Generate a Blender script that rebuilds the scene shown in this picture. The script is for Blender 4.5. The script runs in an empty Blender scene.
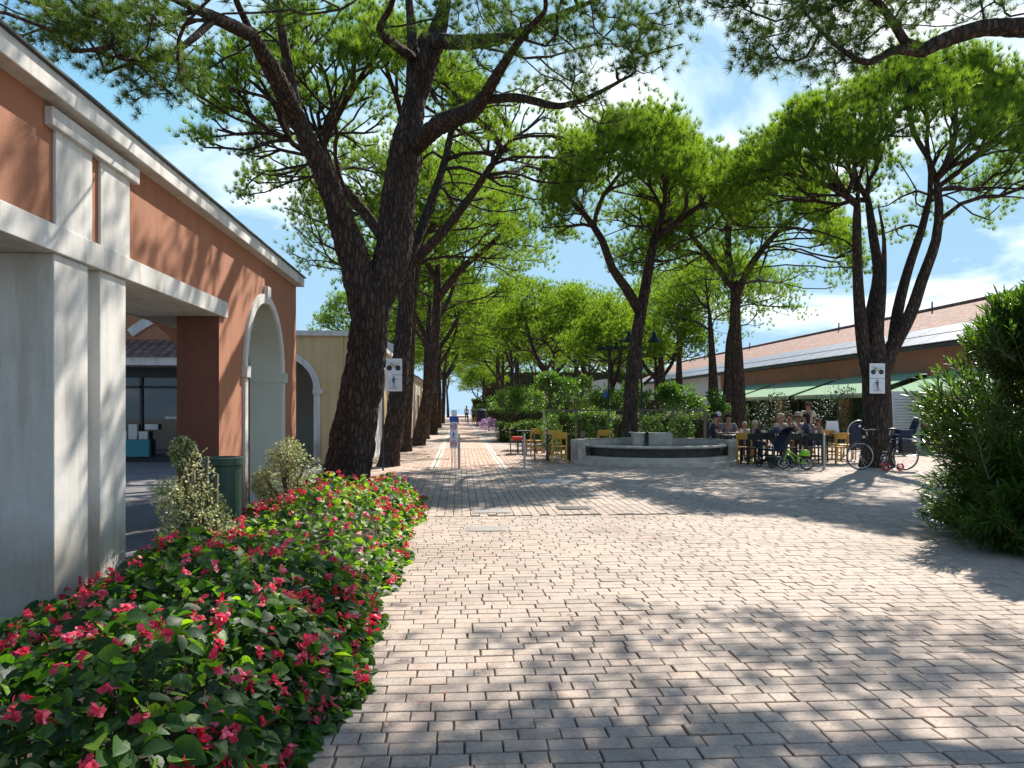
import bpy, math, random
import numpy as np
from mathutils import Vector, noise as mnoise
rng = np.random.default_rng(7)
random.seed(7)
R = math.radians
F = 760.0; EYE = 1.5; HOR = 408.0
YAW = math.atan(52/760)
FW = np.array([math.sin(YAW), math.cos(YAW), 0.0]); RT = np.array([math.cos(YAW), -math.sin(YAW), 0.0]); UP = np.array([0, 0, 1.0])
def W(px, py, d):
    return np.array([0, 0, EYE]) + d*(FW + (px-512)/F*RT + (HOR-py)/F*UP)
def G(px, d, z=0.0):
    p = W(px, HOR, d); p[2] = z; return p
def YX(px, X):            # y of the point on the plane x = X that shows at column px
    t = (px-512)/F; dx, dy = FW[0]+t*RT[0], FW[1]+t*RT[1]
    return X*dy/dx
scene = bpy.context.scene
COL = scene.collection
# ------------------------------------------------------------------ materials
def _m(name):
    m = bpy.data.materials.new(name); m.use_nodes = True
    nt = m.node_tree; b = nt.nodes['Principled BSDF']
    return m, nt, b
def N(nt, t, **kw):
    n = nt.nodes.new(t)
    for k, v in kw.items():
        if k in n.inputs: n.inputs[k].default_value = v
        else: setattr(n, k, v)
    return n
def coords(nt, scale=(1, 1, 1)):
    tc = N(nt, 'ShaderNodeTexCoord'); mp = N(nt, 'ShaderNodeMapping'); mp.inputs['Scale'].default_value = scale
    nt.links.new(tc.outputs['Object'], mp.inputs['Vector']); return mp.outputs['Vector']
def ramp(nt, fac, stops):
    r = N(nt, 'ShaderNodeValToRGB'); e = r.color_ramp.elements
    while len(e) < len(stops): e.new(0.5)
    for i, (p, c) in enumerate(stops): e[i].position = p; e[i].color = (*c, 1) if len(c) == 3 else c
    nt.links.new(fac, r.inputs['Fac']); return r.outputs['Color']
def mixc(nt, a, b, fac, mode='MIX'):
    m = N(nt, 'ShaderNodeMix', data_type='RGBA', blend_type=mode)
    for s, v in ((m.inputs[6], a), (m.inputs[7], b), (m.inputs[0], fac)):
        if hasattr(v, 'links') or hasattr(v, 'is_linked'): nt.links.new(v, s)
        else: s.default_value = v if not isinstance(v, tuple) else ((*v, 1) if len(v) == 3 else v)
    return m.outputs[2]
def bump(nt, b, h, strength=.3, dist=.01):
    bp = N(nt, 'ShaderNodeBump'); bp.inputs['Strength'].default_value = strength; bp.inputs['Distance'].default_value = dist
    nt.links.new(h, bp.inputs['Height']); nt.links.new(bp.outputs['Normal'], b.inputs['Normal'])
def simple(name, c, rough=.6, metal=0, var=.12, scale=6, bumps=0, bscale=60, spec=None):
    m, nt, b = _m(name)
    v = coords(nt)
    n = N(nt, 'ShaderNodeTexNoise', Scale=scale, Detail=5); nt.links.new(v, n.inputs['Vector'])
    lo = tuple(x*(1-var) for x in c); hi = tuple(min(1, x*(1+var)) for x in c)
    nt.links.new(ramp(nt, n.outputs['Fac'], [(.3, lo), (.7, hi)]), b.inputs['Base Color'])
    b.inputs['Roughness'].default_value = rough; b.inputs['Metallic'].default_value = metal
    if spec is not None: b.inputs['Specular IOR Level'].default_value = spec
    if bumps:
        n2 = N(nt, 'ShaderNodeTexNoise', Scale=bscale, Detail=3); nt.links.new(v, n2.inputs['Vector'])
        bump(nt, b, n2.outputs['Fac'], bumps, .01)
    return m
def stucco(name, c, grain=110, var=.1):
    m, nt, b = _m(name); v = coords(nt)
    n = N(nt, 'ShaderNodeTexNoise', Scale=1.3, Detail=6); nt.links.new(v, n.inputs['Vector'])
    f = N(nt, 'ShaderNodeTexNoise', Scale=grain, Detail=2); nt.links.new(v, f.inputs['Vector'])
    sv = coords(nt, (3, 3, .25)); st = N(nt, 'ShaderNodeTexNoise', Scale=2.5, Detail=4); nt.links.new(sv, st.inputs['Vector'])
    base = ramp(nt, n.outputs['Fac'], [(.3, tuple(x*(1-var) for x in c)), (.7, tuple(x*(1+var) for x in c))])
    g = ramp(nt, f.outputs['Fac'], [(.35, (.72, .72, .72)), (.6, (1.08, 1.08, 1.08))])
    s = ramp(nt, st.outputs['Fac'], [(.35, (.86, .85, .84)), (.6, (1, 1, 1))])
    nt.links.new(mixc(nt, mixc(nt, base, g, .8, 'MULTIPLY'), s, .8, 'MULTIPLY'), b.inputs['Base Color'])
    b.inputs['Roughness'].default_value = .9; bump(nt, b, f.outputs['Fac'], .5, .006)
    return m
def leafmat(name, stops, trans=.4, rough=.45, tcol=None, spec=.4, noisebump=0):
    m, nt, b = _m(name)
    at = N(nt, 'ShaderNodeAttribute', attribute_name='tint')
    col = ramp(nt, at.outputs['Fac'], stops)
    nt.links.new(col, b.inputs['Base Color']); b.inputs['Roughness'].default_value = rough
    b.inputs['Specular IOR Level'].default_value = spec
    tr = N(nt, 'ShaderNodeBsdfTranslucent')
    nt.links.new(mixc(nt, col, tcol or (1.9, 2.3, 1.0), 1.0, 'MULTIPLY'), tr.inputs['Color'])
    mx = N(nt, 'ShaderNodeMixShader'); mx.inputs[0].default_value = trans
    nt.links.new(b.outputs[0], mx.inputs[1]); nt.links.new(tr.outputs[0], mx.inputs[2])
    nt.links.new(mx.outputs[0], nt.nodes['Material Output'].inputs['Surface'])
    if noisebump:
        n = N(nt, 'ShaderNodeTexNoise', Scale=70, Detail=2); nt.links.new(coords(nt), n.inputs['Vector']); bump(nt, b, n.outputs['Fac'], noisebump, .01)
    return m
def barkmat(name, zs=3.6, sc=13.0):
    m, nt, b = _m(name); v = coords(nt, (sc, sc, zs))
    ns = N(nt, 'ShaderNodeTexNoise', Scale=1.5, Detail=4); nt.links.new(v, ns.inputs['Vector'])
    vv = mixc(nt, v, ns.outputs['Color'], .35)
    vo = N(nt, 'ShaderNodeTexVoronoi', feature='DISTANCE_TO_EDGE', Scale=1.6); nt.links.new(vv, vo.inputs['Vector'])
    vc = N(nt, 'ShaderNodeTexVoronoi', Scale=1.6); nt.links.new(vv, vc.inputs['Vector'])
    fine = N(nt, 'ShaderNodeTexNoise', Scale=9, Detail=5); nt.links.new(v, fine.inputs['Vector'])
    plate = ramp(nt, vc.outputs['Color'], [(.0, (.06, .048, .042)), (.45, (.095, .075, .064)), (.8, (.135, .09, .066)), (1, (.16, .13, .11))])
    plate = mixc(nt, plate, ramp(nt, fine.outputs['Fac'], [(.3, (.55, .52, .5)), (.7, (1.25, 1.2, 1.15))]), .9, 'MULTIPLY')
    crack = ramp(nt, vo.outputs['Distance'], [(.0, (.12, .12, .12)), (.22, (1, 1, 1))])
    nt.links.new(mixc(nt, (.03, .022, .018), plate, crack), b.inputs['Base Color'])
    b.inputs['Roughness'].default_value = .95; b.inputs['Specular IOR Level'].default_value = .15
    h = N(nt, 'ShaderNodeMath', operation='MULTIPLY_ADD'); nt.links.new(fine.outputs['Fac'], h.inputs[0]); h.inputs[1].default_value = .25
    nt.links.new(crack, h.inputs[2]); bump(nt, b, h.outputs[0], .9, .035)
    return m
def tilemat(name, axis='y', g=1.0):
    m, nt, b = _m(name); v = coords(nt)
    w = N(nt, 'ShaderNodeTexWave', wave_type='BANDS', bands_direction='Y' if axis == 'y' else 'X', Scale=1.3, Distortion=.0); nt.links.new(v, w.inputs['Vector'])
    w2 = N(nt, 'ShaderNodeTexWave', wave_type='BANDS', bands_direction='X' if axis == 'y' else 'Y', wave_profile='SAW', Scale=.8); nt.links.new(v, w2.inputs['Vector'])
    n = N(nt, 'ShaderNodeTexNoise', Scale=4.5, Detail=10, Roughness=.75); nt.links.new(v, n.inputs['Vector'])
    base = ramp(nt, n.outputs['Fac'], [(.36, (.16*g, .09*g, .065*g)), (.5, (.33*g, .165*g, .11*g)), (.62, (.5*g, .34*g, .25*g))])
    d = ramp(nt, w.outputs['Fac'], [(.0, (.35, .3, .3)), (.4, (1, 1, 1))])
    e = ramp(nt, w2.outputs['Fac'], [(.0, (.4, .36, .36)), (.18, (1, 1, 1))])
    nt.links.new(mixc(nt, mixc(nt, base, d, .8, 'MULTIPLY'), e, .7, 'MULTIPLY'), b.inputs['Base Color'])
    b.inputs['Roughness'].default_value = .85; bump(nt, b, w.outputs['Fac'], .7, .04)
    return m
def glassmat(name, c=(.02, .03, .035)):
    m, nt, b = _m(name); b.inputs['Base Color'].default_value = (*c, 1); b.inputs['Roughness'].default_value = .04
    b.inputs['Specular IOR Level'].default_value = .7; return m
M = {}
M['orange'] = stucco('orange_stucco', (.40, .165, .088))
M['orange2'] = stucco('far_orange_stucco', (.50, .235, .15), 40)
M['darkred'] = stucco('dark_red_and_shade_stucco', (.17, .06, .04))
M['yellow'] = stucco('yellow_stucco', (.60, .46, .24), 60)
M['pinkwall'] = stucco('pink_stucco', (.60, .42, .33), 50)
M['cream'] = stucco('cream_stucco', (.62, .55, .42), 50)
def weathered(name, c):
    m, nt, b = _m(name); v = coords(nt)
    n = N(nt, 'ShaderNodeTexNoise', Scale=2.2, Detail=8, Roughness=.65); nt.links.new(v, n.inputs['Vector'])
    base = ramp(nt, n.outputs['Fac'], [(.3, tuple(x*.86 for x in c)), (.7, tuple(x*1.06 for x in c))])
    st = N(nt, 'ShaderNodeTexNoise', Scale=6, Detail=6, Roughness=.7); nt.links.new(coords(nt, (1.2, 1.2, .10)), st.inputs['Vector'])
    base = mixc(nt, base, ramp(nt, st.outputs['Fac'], [(.36, (.74, .71, .66)), (.52, (1, 1, 1))]), .75, 'MULTIPLY')
    f = N(nt, 'ShaderNodeTexNoise', Scale=60, Detail=5, Roughness=.7); nt.links.new(v, f.inputs['Vector'])
    base = mixc(nt, base, ramp(nt, f.outputs['Fac'], [(.32, (.8, .79, .77)), (.5, (1, 1, 1))]), .6, 'MULTIPLY')
    sx = N(nt, 'ShaderNodeSeparateXYZ'); nt.links.new(v, sx.inputs[0]); dz = N(nt, 'ShaderNodeMath', operation='MULTIPLY_ADD'); nt.links.new(n.outputs['Fac'], dz.inputs[0]); dz.inputs[1].default_value = -.9; nt.links.new(sx.outputs['Z'], dz.inputs[2])
    base = mixc(nt, base, ramp(nt, dz.outputs[0], [(.0, (.62, .57, .5)), (.3, (1, 1, 1))]), .8, 'MULTIPLY')
    nt.links.new(base, b.inputs['Base Color']); b.inputs['Roughness'].default_value = .8; bump(nt, b, f.outputs['Fac'], .25, .006); return m
M['white'] = weathered('white_stone', (.64, .615, .575))
M['whitewall'] = simple('white_wall', (.72, .71, .70), .8, var=.06, scale=1.5, bumps=.1)
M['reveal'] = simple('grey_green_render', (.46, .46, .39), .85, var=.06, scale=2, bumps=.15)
M['tile'] = tilemat('roof_tiles'); M['tilex'] = tilemat('canopy_tiles', 'x', .5)
M['gutter'] = simple('dark_gutter', (.05, .06, .055), .5)
M['solar'] = simple('solar_glass', (.14, .17, .21), .5, 0, .12, 3, spec=.25)
M['solarframe'] = simple('solar_frame', (.35, .36, .38), .4, .8)
M['awning'] = leafmat('green_awning_cloth', [(0, (.44, .62, .44)), (1, (.5, .68, .5))], .5, .8, (1.1, 1.1, 1.0), .1)
M['glass'] = glassmat('dark_glass')
M['darkmetal'] = simple('black_metal', (.022, .024, .026), .45, .3)
M['greenmetal'] = simple('dark_green_metal', (.008, .022, .018), .5, .1)
M['steel'] = simple('brushed_steel', (.42, .43, .44), .38, .85)
M['chrome'] = simple('chrome', (.6, .6, .6), .2, 1)
M['woodyellow'] = simple('yellow_painted_wood', (.62, .34, .045), .5, var=.15)
M['woodgrey'] = simple('weathered_wood', (.16, .14, .115), .8)
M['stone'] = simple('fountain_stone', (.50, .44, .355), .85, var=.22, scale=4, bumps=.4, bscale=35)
M['stoneshade'] = simple('shade_painted_stone', (.055, .052, .045), .6, var=.5, scale=5, bumps=.3)  # shadow beneath the overhanging basin rim painted into the drum colour
M['water'] = glassmat('water', (.02, .028, .03))
M['bark'] = barkmat('pine_bark'); M['barkfar'] = barkmat('pine_bark_far', 3, 9.0)
M['twig'] = simple('pine_branch_bark', (.13, .09, .07), .9, var=.35, scale=9, bumps=.5, bscale=40)
M['stem'] = simple('shrub_stem', (.11, .085, .05), .85)
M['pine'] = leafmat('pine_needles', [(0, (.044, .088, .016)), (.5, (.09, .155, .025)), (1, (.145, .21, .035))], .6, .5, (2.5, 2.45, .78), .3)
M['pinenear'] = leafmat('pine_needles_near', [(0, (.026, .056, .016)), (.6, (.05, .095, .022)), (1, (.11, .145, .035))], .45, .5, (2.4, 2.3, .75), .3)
M['oleander'] = leafmat('oleander_leaf', [(0, (.03, .065, .018)), (.6, (.06, .115, .022)), (1, (.13, .20, .035))], .42, .36, (2.2, 2.4, .7), .45)
M['shrub'] = leafmat('shrub_leaf', [(0, (.035, .08, .016)), (1, (.09, .16, .03))], .42, .4, (2.0, 2.3, .8), .4)
M['limeshrub'] = leafmat('lime_shrub_leaf', [(0, (.05, .11, .02)), (1, (.13, .21, .035))], .45, .4, (2.0, 2.2, .8), .4)
M['hedge'] = leafmat('hedge_leaf', [(0, (.03, .065, .015)), (1, (.11, .15, .035))], .35, .5, (2.0, 2.3, .8), .3)
M['vari'] = leafmat('variegated_leaf', [(0, (.09, .13, .05)), (.3, (.18, .22, .08)), (.55, (.52, .53, .28)), (1, (.72, .69, .45))], .3, .45, (1.15, 1.15, .8), .4)
M['begleaf'] = leafmat('begonia_leaf', [(0, (.016, .042, .014)), (.5, (.025, .068, .018)), (.82, (.05, .125, .022)), (1, (.17, .28, .03))], .4, .5, (2.6, 2.7, .6), .3, .1)
M['begflower'] = leafmat('begonia_petal', [(0, (.5, .02, .055)), (.6, (.72, .055, .12)), (1, (.85, .18, .27))], .35, .45, (1.25, .9, .9), .35)
M['lilac'] = leafmat('lilac_flower', [(0, (.35, .2, .4)), (1, (.6, .4, .6))], .3, .5, (1.2, 1.1, 1.2))
M['soil'] = simple('soil', (.05, .036, .025), .95, var=.4, scale=30, bumps=.8)
M['binplastic'] = simple('green_plastic', (.012, .05, .035), .4)
M['black'] = simple('black_plastic', (.015, .015, .017), .55)
M['rubber'] = simple('rubber', (.02, .02, .02), .8)
M['navy'] = simple('navy_cloth', (.018, .024, .055), .85)
M['signwhite'] = simple('sign_white', (.78, .79, .80), .35, var=.03)
M['pict'] = simple('pictogram_black', (.03, .04, .045), .5)
M['pictteal'] = simple('pictogram_teal', (.03, .13, .16), .5)
M['pictblue'] = simple('pictogram_blue', (.04, .1, .42), .5)
M['pictred'] = simple('pictogram_red', (.6, .04, .06), .5)
M['pictyel'] = simple('pictogram_yellow', (.7, .5, .2), .5)
M['lime'] = simple('lime_paint', (.28, .62, .03), .35)
M['red'] = simple('red_plastic', (.6, .04, .03), .4)
M['skin'] = simple('skin', (.42, .22, .145), .55, var=.06)
M['skintan'] = simple('tanned_skin', (.28, .14, .085), .55, var=.06)
def cloth(n, c): 
    if n not in M: M[n] = simple(n, c, .9, var=.1, scale=14)
    return M[n]
# pavers
def pavermat():
    m, nt, b = _m('clay_paver'); v = coords(nt)
    at = N(nt, 'ShaderNodeAttribute', attribute_name='tint'); pk = N(nt, 'ShaderNodeAttribute', attribute_name='pink')
    c1 = ramp(nt, at.outputs['Fac'], [(0, (.325, .262, .212)), (.3, (.38, .308, .248)), (.6, (.41, .33, .265)), (.85, (.43, .327, .262)), (1, (.365, .312, .262))])
    c2 = ramp(nt, at.outputs['Fac'], [(0, (.42, .27, .20)), (.5, (.5, .33, .25)), (1, (.56, .40, .31))])
    c = mixc(nt, c1, c2, pk.outputs['Fac'])
    big = N(nt, 'ShaderNodeTexNoise', Scale=.7, Detail=6); nt.links.new(v, big.inputs['Vector'])
    c = mixc(nt, c, ramp(nt, big.outputs['Fac'], [(.3, (.78, .75, .73)), (.5, (1, 1, 1)), (.7, (1.1, 1.07, 1.03))]), .9, 'MULTIPLY')
    wr = N(nt, 'ShaderNodeTexNoise', Scale=7, Detail=7, Roughness=.7); nt.links.new(v, wr.inputs['Vector'])
    c = mixc(nt, c, ramp(nt, wr.outputs['Fac'], [(.36, (.74, .72, .7)), (.5, (1, 1, 1))]), .7, 'MULTIPLY')
    sp = N(nt, 'ShaderNodeTexNoise', Scale=45, Detail=6); nt.links.new(v, sp.inputs['Vector'])
    c = mixc(nt, c, ramp(nt, sp.outputs['Fac'], [(.3, (.72, .72, .72)), (.62, (1.08, 1.08, 1.08))]), .8, 'MULTIPLY')
    st = N(nt, 'ShaderNodeTexVoronoi', Scale=1.7); nt.links.new(v, st.inputs['Vector'])
    c = mixc(nt, c, ramp(nt, st.outputs['Distance'], [(.03, (.35, .33, .31)), (.07, (1, 1, 1))]), .6, 'MULTIPLY')
    nt.links.new(c, b.inputs['Base Color']); b.inputs['Roughness'].default_value = .82
    bump(nt, b, sp.outputs['Fac'], .35, .006); return m
M['paver'] = pavermat()
def sheetbrick(name, c1, c2, mortar, rot=0):
    m, nt, b = _m(name); v = coords(nt)
    br = N(nt, 'ShaderNodeTexBrick', Scale=1.0); nt.links.new(v, br.inputs['Vector'])
    br.inputs['Color1'].default_value = (*c1, 1); br.inputs['Color2'].default_value = (*c2, 1); br.inputs['Mortar'].default_value = (*mortar, 1)
    br.inputs['Brick Width'].default_value = .21; br.inputs['Row Height'].default_value = .12; br.inputs['Mortar Size'].default_value = .008
    n = N(nt, 'ShaderNodeTexNoise', Scale=1.2, Detail=8); nt.links.new(v, n.inputs['Vector'])
    nt.links.new(mixc(nt, br.outputs['Color'], ramp(nt, n.outputs['Fac'], [(.3, (.8, .8, .8)), (.7, (1.05, 1.05, 1.05))]), .9, 'MULTIPLY'), b.inputs['Base Color'])
    b.inputs['Roughness'].default_value = .85; return m
M['mortar'] = simple('joint_sand', (.08, .068, .055), .95, var=.4, scale=30, bumps=.5)
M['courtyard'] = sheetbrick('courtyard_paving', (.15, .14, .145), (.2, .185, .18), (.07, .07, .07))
M['pathfar'] = sheetbrick('far_path_paving', (.47, .33, .26), (.53, .38, .3), (.2, .15, .12))
M['plazafar'] = sheetbrick('far_plaza_paving', (.4, .32, .27), (.46, .37, .31), (.17, .15, .13))
M['strip'] = simple('pale_stone_strip', (.5, .455, .39), .8, var=.1, scale=8)
M['slab'] = simple('pale_slab', (.48, .45, .41), .8, var=.2, scale=9)
M['iron'] = simple('worn_iron', (.24, .22, .2), .7, .2, bumps=.5, bscale=30)
M['sea'] = simple('sea_water', (.12, .22, .28), .3)
M['groundfar'] = simple('dry_ground', (.2, .19, .12), .95, var=.3, scale=1)
# ------------------------------------------------------------------ mesh helpers
def tag(o, label=None, cat=None, group=None, kind=None):
    if label: o['label'] = label
    if cat: o['category'] = cat
    if group: o['group'] = group
    if kind: o['kind'] = kind
    return o
def empty(name, loc=(0, 0, 0), rz=0, label=None, cat=None, group=None):
    o = bpy.data.objects.new(name, None); COL.objects.link(o); o.location = tuple(float(x) for x in loc); o.rotation_euler = (0, 0, rz)
    o.empty_display_size = .2
    return tag(o, label, cat, group)
class MB:
    def __init__(s): s.v = []; s.f = []; s.mi = []; s.m = 0
    def add(s, vs, fs):
        o = len(s.v); s.v += [tuple(map(float, p)) for p in vs]
        for f in fs: s.f.append(tuple(i+o for i in f)); s.mi.append(s.m)
        return s
    def box(s, x0, x1, y0, y1, z0, z1):
        return s.add([(x0, y0, z0), (x1, y0, z0), (x1, y1, z0), (x0, y1, z0), (x0, y0, z1), (x1, y0, z1), (x1, y1, z1), (x0, y1, z1)],
                     [(0, 3, 2, 1), (4, 5, 6, 7), (0, 1, 5, 4), (1, 2, 6, 5), (2, 3, 7, 6), (3, 0, 4, 7)])
    def quadbox(s, a, b, w, t):          # bar of rectangular section from a to b
        a, b = Vector(a), Vector(b); d = (b-a).normalized(); u = d.cross(Vector((0, 0, 1)))
        if u.length < 1e-3: u = Vector((1, 0, 0))
        u.normalize(); n = u.cross(d)
        vs = [p+u*i*w/2+n*j*t/2 for p in (a, b) for i, j in ((-1, -1), (1, -1), (1, 1), (-1, 1))]
        return s.add(vs, [(0, 1, 2, 3), (7, 6, 5, 4), (0, 4, 5, 1), (1, 5, 6, 2), (2, 6, 7, 3), (3, 7, 4, 0)])
    def tube(s, pts, rad, n=8, cap=True, closed=False):
        pts = [Vector(p) for p in pts]; k = len(pts)
        if not hasattr(rad, '__len__'): rad = [rad]*k
        vs = []; ref = None
        for i in range(k):
            if closed: t = pts[(i+1) % k]-pts[i-1]
            else: t = pts[min(i+1, k-1)]-pts[max(i-1, 0)]
            t.normalize()
            if ref is None: ref = t.orthogonal().normalized()
            ref = (ref-t*ref.dot(t))
            if ref.length < 1e-5: ref = t.orthogonal()
            ref.normalize(); bi = t.cross(ref)
            for j in range(n):
                a = 2*math.pi*j/n; vs.append(pts[i]+(ref*math.cos(a)+bi*math.sin(a))*rad[i])
        fs = []
        for i in range(k if closed else k-1):
            i2 = (i+1) % k
            for j in range(n): fs.append((i*n+j, i*n+(j+1) % n, i2*n+(j+1) % n, i2*n+j))
        if cap and not closed: fs += [tuple(range(n-1, -1, -1)), tuple((k-1)*n+j for j in range(n))]
        return s.add(vs, fs)
    def lathe(s, prof, c=(0, 0, 0), n=20, sx=1, sy=1, a0=0, a1=2*math.pi):
        full = abs(a1-a0-2*math.pi) < 1e-6; m = n if full else n+1; vs = []; fs = []
        for r, z in prof:
            for j in range(m):
                a = a0+(a1-a0)*j/n; vs.append((c[0]+r*sx*math.cos(a), c[1]+r*sy*math.sin(a), c[2]+z))
        for i in range(len(prof)-1):
            for j in range(n):
                j2 = (j+1) % m if full else j+1; fs.append((i*m+j, i*m+j2, (i+1)*m+j2, (i+1)*m+j))
        return s.add(vs, fs)
    def ball(s, c, rx, ry=None, rz=None, n=10, k=6):
        ry = ry or rx; rz = rz or rx
        prof = [(math.sin(math.pi*i/k), -math.cos(math.pi*i/k)) for i in range(k+1)]
        vs = []; fs = []
        for r, z in prof:
            for j in range(n):
                a = 2*math.pi*j/n; vs.append((c[0]+r*rx*math.cos(a), c[1]+r*ry*math.sin(a), c[2]+z*rz))
        for i in range(k):
            for j in range(n): fs.append((i*n+j, i*n+(j+1) % n, (i+1)*n+(j+1) % n, (i+1)*n+j))
        return s.add(vs, fs)
    def plate(s, poly, o, u, v, t):      # extruded polygon, 2D points mapped through axes u, v, thickness along u x v
        o, u, v = Vector(o), Vector(u), Vector(v); w = u.cross(v).normalized()*t; k = len(poly)
        vs = [o+u*a+v*b for a, b in poly]+[o+u*a+v*b+w for a, b in poly]
        fs = [tuple(range(k-1, -1, -1)), tuple(range(k, 2*k))]+[(i, (i+1) % k, (i+1) % k+k, i+k) for i in range(k)]
        return s.add(vs, fs)
    def build(s, name, mats, parent=None, smooth=False, loc=None, bevel=0):
        me = bpy.data.meshes.new(name); me.from_pydata(s.v, [], s.f); 
        if not isinstance(mats, (list, tuple)): mats = [mats]
        for m in mats: me.materials.append(m)
        me.polygons.foreach_set('material_index', s.mi)
        if smooth: me.polygons.foreach_set('use_smooth', [True]*len(me.polygons))
        me.validate(); me.update()
        o = bpy.data.objects.new(name, me); COL.objects.link(o)
        if parent: o.parent = parent
        if loc is not None: o.location = loc
        if bevel:
            bv = o.modifiers.new('bevel', 'BEVEL'); bv.width = bevel; bv.segments = 2; bv.limit_method = 'ANGLE'
        return o
def npmesh(name, V, Fc, mats, tint=None, parent=None, smooth=False, midx=None, extra=None):
    me = bpy.data.meshes.new(name); V = np.ascontiguousarray(V, dtype=np.float32); Fc = np.ascontiguousarray(Fc, dtype=np.int32)
    nf, k = Fc.shape
    me.vertices.add(len(V)); me.vertices.foreach_set('co', V.ravel())
    me.loops.add(nf*k); me.loops.foreach_set('vertex_index', Fc.ravel())
    me.polygons.add(nf); me.polygons.foreach_set('loop_start', np.arange(0, nf*k, k, dtype=np.int32))
    if not isinstance(mats, (list, tuple)): mats = [mats]
    for m in mats: me.materials.append(m)
    if midx is not None: me.polygons.foreach_set('material_index', np.asarray(midx, dtype=np.int32))
    me.update(calc_edges=True)
    me.polygons.foreach_set('use_smooth', np.full(nf, smooth))
    for nm, arr in (('tint', tint),)+tuple(extra or ()):
        if arr is not None:
            a = me.attributes.new(nm, 'FLOAT', 'FACE'); a.data.foreach_set('value', np.asarray(arr, dtype=np.float32))
    o = bpy.data.objects.new(name, me); COL.objects.link(o)
    if parent: o.parent = parent
    return o
def unit(a): return a/np.maximum(np.linalg.norm(a, axis=-1, keepdims=True), 1e-9)
def scatter(TV, TF, P, A, Nn, S):
    """copies of a template (x side, y along the leaf axis, z normal) at points P"""
    A = unit(A); Nn = unit(Nn-(Nn*A).sum(1, keepdims=True)*A); X = np.cross(A, Nn)
    S = np.broadcast_to(np.asarray(S).reshape(-1, 1), (len(P), 1))
    V = P[:, None, :]+S[:, None, :]*(TV[None, :, 0:1]*X[:, None, :]+TV[None, :, 1:2]*A[:, None, :]+TV[None, :, 2:3]*Nn[:, None, :])
    Fc = TF[None]+(np.arange(len(P))*len(TV))[:, None, None]
    return V.reshape(-1, 3), Fc.reshape(-1, TF.shape[1])
def copy_thing(root, loc, rz=0, label=None, sc=None, group=None):
    r = root.copy(); COL.objects.link(r); r.location = tuple(float(x) for x in loc); r.rotation_euler = (0, 0, rz)
    if sc: r.scale = (sc, sc, sc) if not hasattr(sc, '__len__') else sc
    if label: r['label'] = label
    if group: r['group'] = group
    for ch in list(root.children):
        c = ch.copy(); COL.objects.link(c); c.parent = r
        for g in list(ch.children):
            d = g.copy(); COL.objects.link(d); d.parent = c
    return r
# ------------------------------------------------------------------ world, sun, camera
SUN_EL, SUN_AZ = 45, 33
w = bpy.data.worlds.new('World'); scene.world = w; w.use_nodes = True; nt = w.node_tree
bg = nt.nodes['Background']; bg.inputs['Strength'].default_value = .135
sky = N(nt, 'ShaderNodeTexSky', sky_type='NISHITA'); sky.sun_disc = False; sky.sun_elevation = R(SUN_EL); sky.sun_rotation = R(SUN_AZ); sky.air_density = 1.0; sky.dust_density = .4; sky.ozone_density = 2.5
tc = N(nt, 'ShaderNodeTexCoord'); sx = N(nt, 'ShaderNodeSeparateXYZ'); nt.links.new(tc.outputs['Generated'], sx.inputs[0])
az = N(nt, 'ShaderNodeMath', operation='MAXIMUM'); nt.links.new(sx.outputs['Z'], az.inputs[0]); az.inputs[1].default_value = 0
za = N(nt, 'ShaderNodeMath', operation='ADD'); nt.links.new(az.outputs[0], za.inputs[0]); za.inputs[1].default_value = .16
dv = N(nt, 'ShaderNodeVectorMath', operation='DIVIDE'); cb = N(nt, 'ShaderNodeCombineXYZ')
for i in range(3): nt.links.new(za.outputs[0], cb.inputs[i])
nt.links.new(tc.outputs['Generated'], dv.inputs[0]); nt.links.new(cb.outputs[0], dv.inputs[1])
mp = N(nt, 'ShaderNodeMapping'); mp.inputs['Location'].default_value = (1.9, .6, 0); mp.inputs['Scale'].default_value = (1, 1.3, 0); nt.links.new(dv.outputs[0], mp.inputs[0])
n1 = N(nt, 'ShaderNodeTexNoise', Scale=.95, Detail=9, Roughness=.56, Distortion=.5); nt.links.new(mp.outputs[0], n1.inputs['Vector'])
# more cloud toward the right
rx = N(nt, 'ShaderNodeMath', operation='MULTIPLY_ADD'); nt.links.new(sx.outputs['X'], rx.inputs[0]); rx.inputs[1].default_value = .06; nt.links.new(n1.outputs['Fac'], rx.inputs[2])
dt = N(nt, 'ShaderNodeVectorMath', operation='DOT_PRODUCT'); cd_ = unit((W(735, 70, 1)-np.array([0, 0, EYE]))[None])[0]; dt.inputs[1].default_value = tuple(cd_); nt.links.new(tc.outputs['Generated'], dt.inputs[0])
cl = N(nt, 'ShaderNodeMapRange'); cl.inputs['From Min'].default_value = .955; cl.inputs['From Max'].default_value = .995; cl.inputs['To Max'].default_value = .14; nt.links.new(dt.outputs['Value'], cl.inputs['Value'])
ra2 = N(nt, 'ShaderNodeMath', operation='ADD'); nt.links.new(rx.outputs[0], ra2.inputs[0]); nt.links.new(cl.outputs[0], ra2.inputs[1])
mask = ramp(nt, ra2.outputs[0], [(.53, (0, 0, 0)), (.62, (.3, .3, .3)), (.74, (.95, .95, .95))])
hz = ramp(nt, sx.outputs['Z'], [(0, (.25, .25, .25)), (.07, (.08, .08, .08)), (.2, (0, 0, 0))])
hs = N(nt, 'ShaderNodeHueSaturation'); hs.inputs['Saturation'].default_value = 1.12; hs.inputs['Value'].default_value = .92; nt.links.new(sky.outputs[0], hs.inputs['Color'])
skyb = mixc(nt, hs.outputs[0], (.94, 1.05, 1.07), 1.0, 'MULTIPLY')
skyb = mixc(nt, skyb, (1.75, 2.9, 3.9), 1.0, 'DARKEN')
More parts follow.
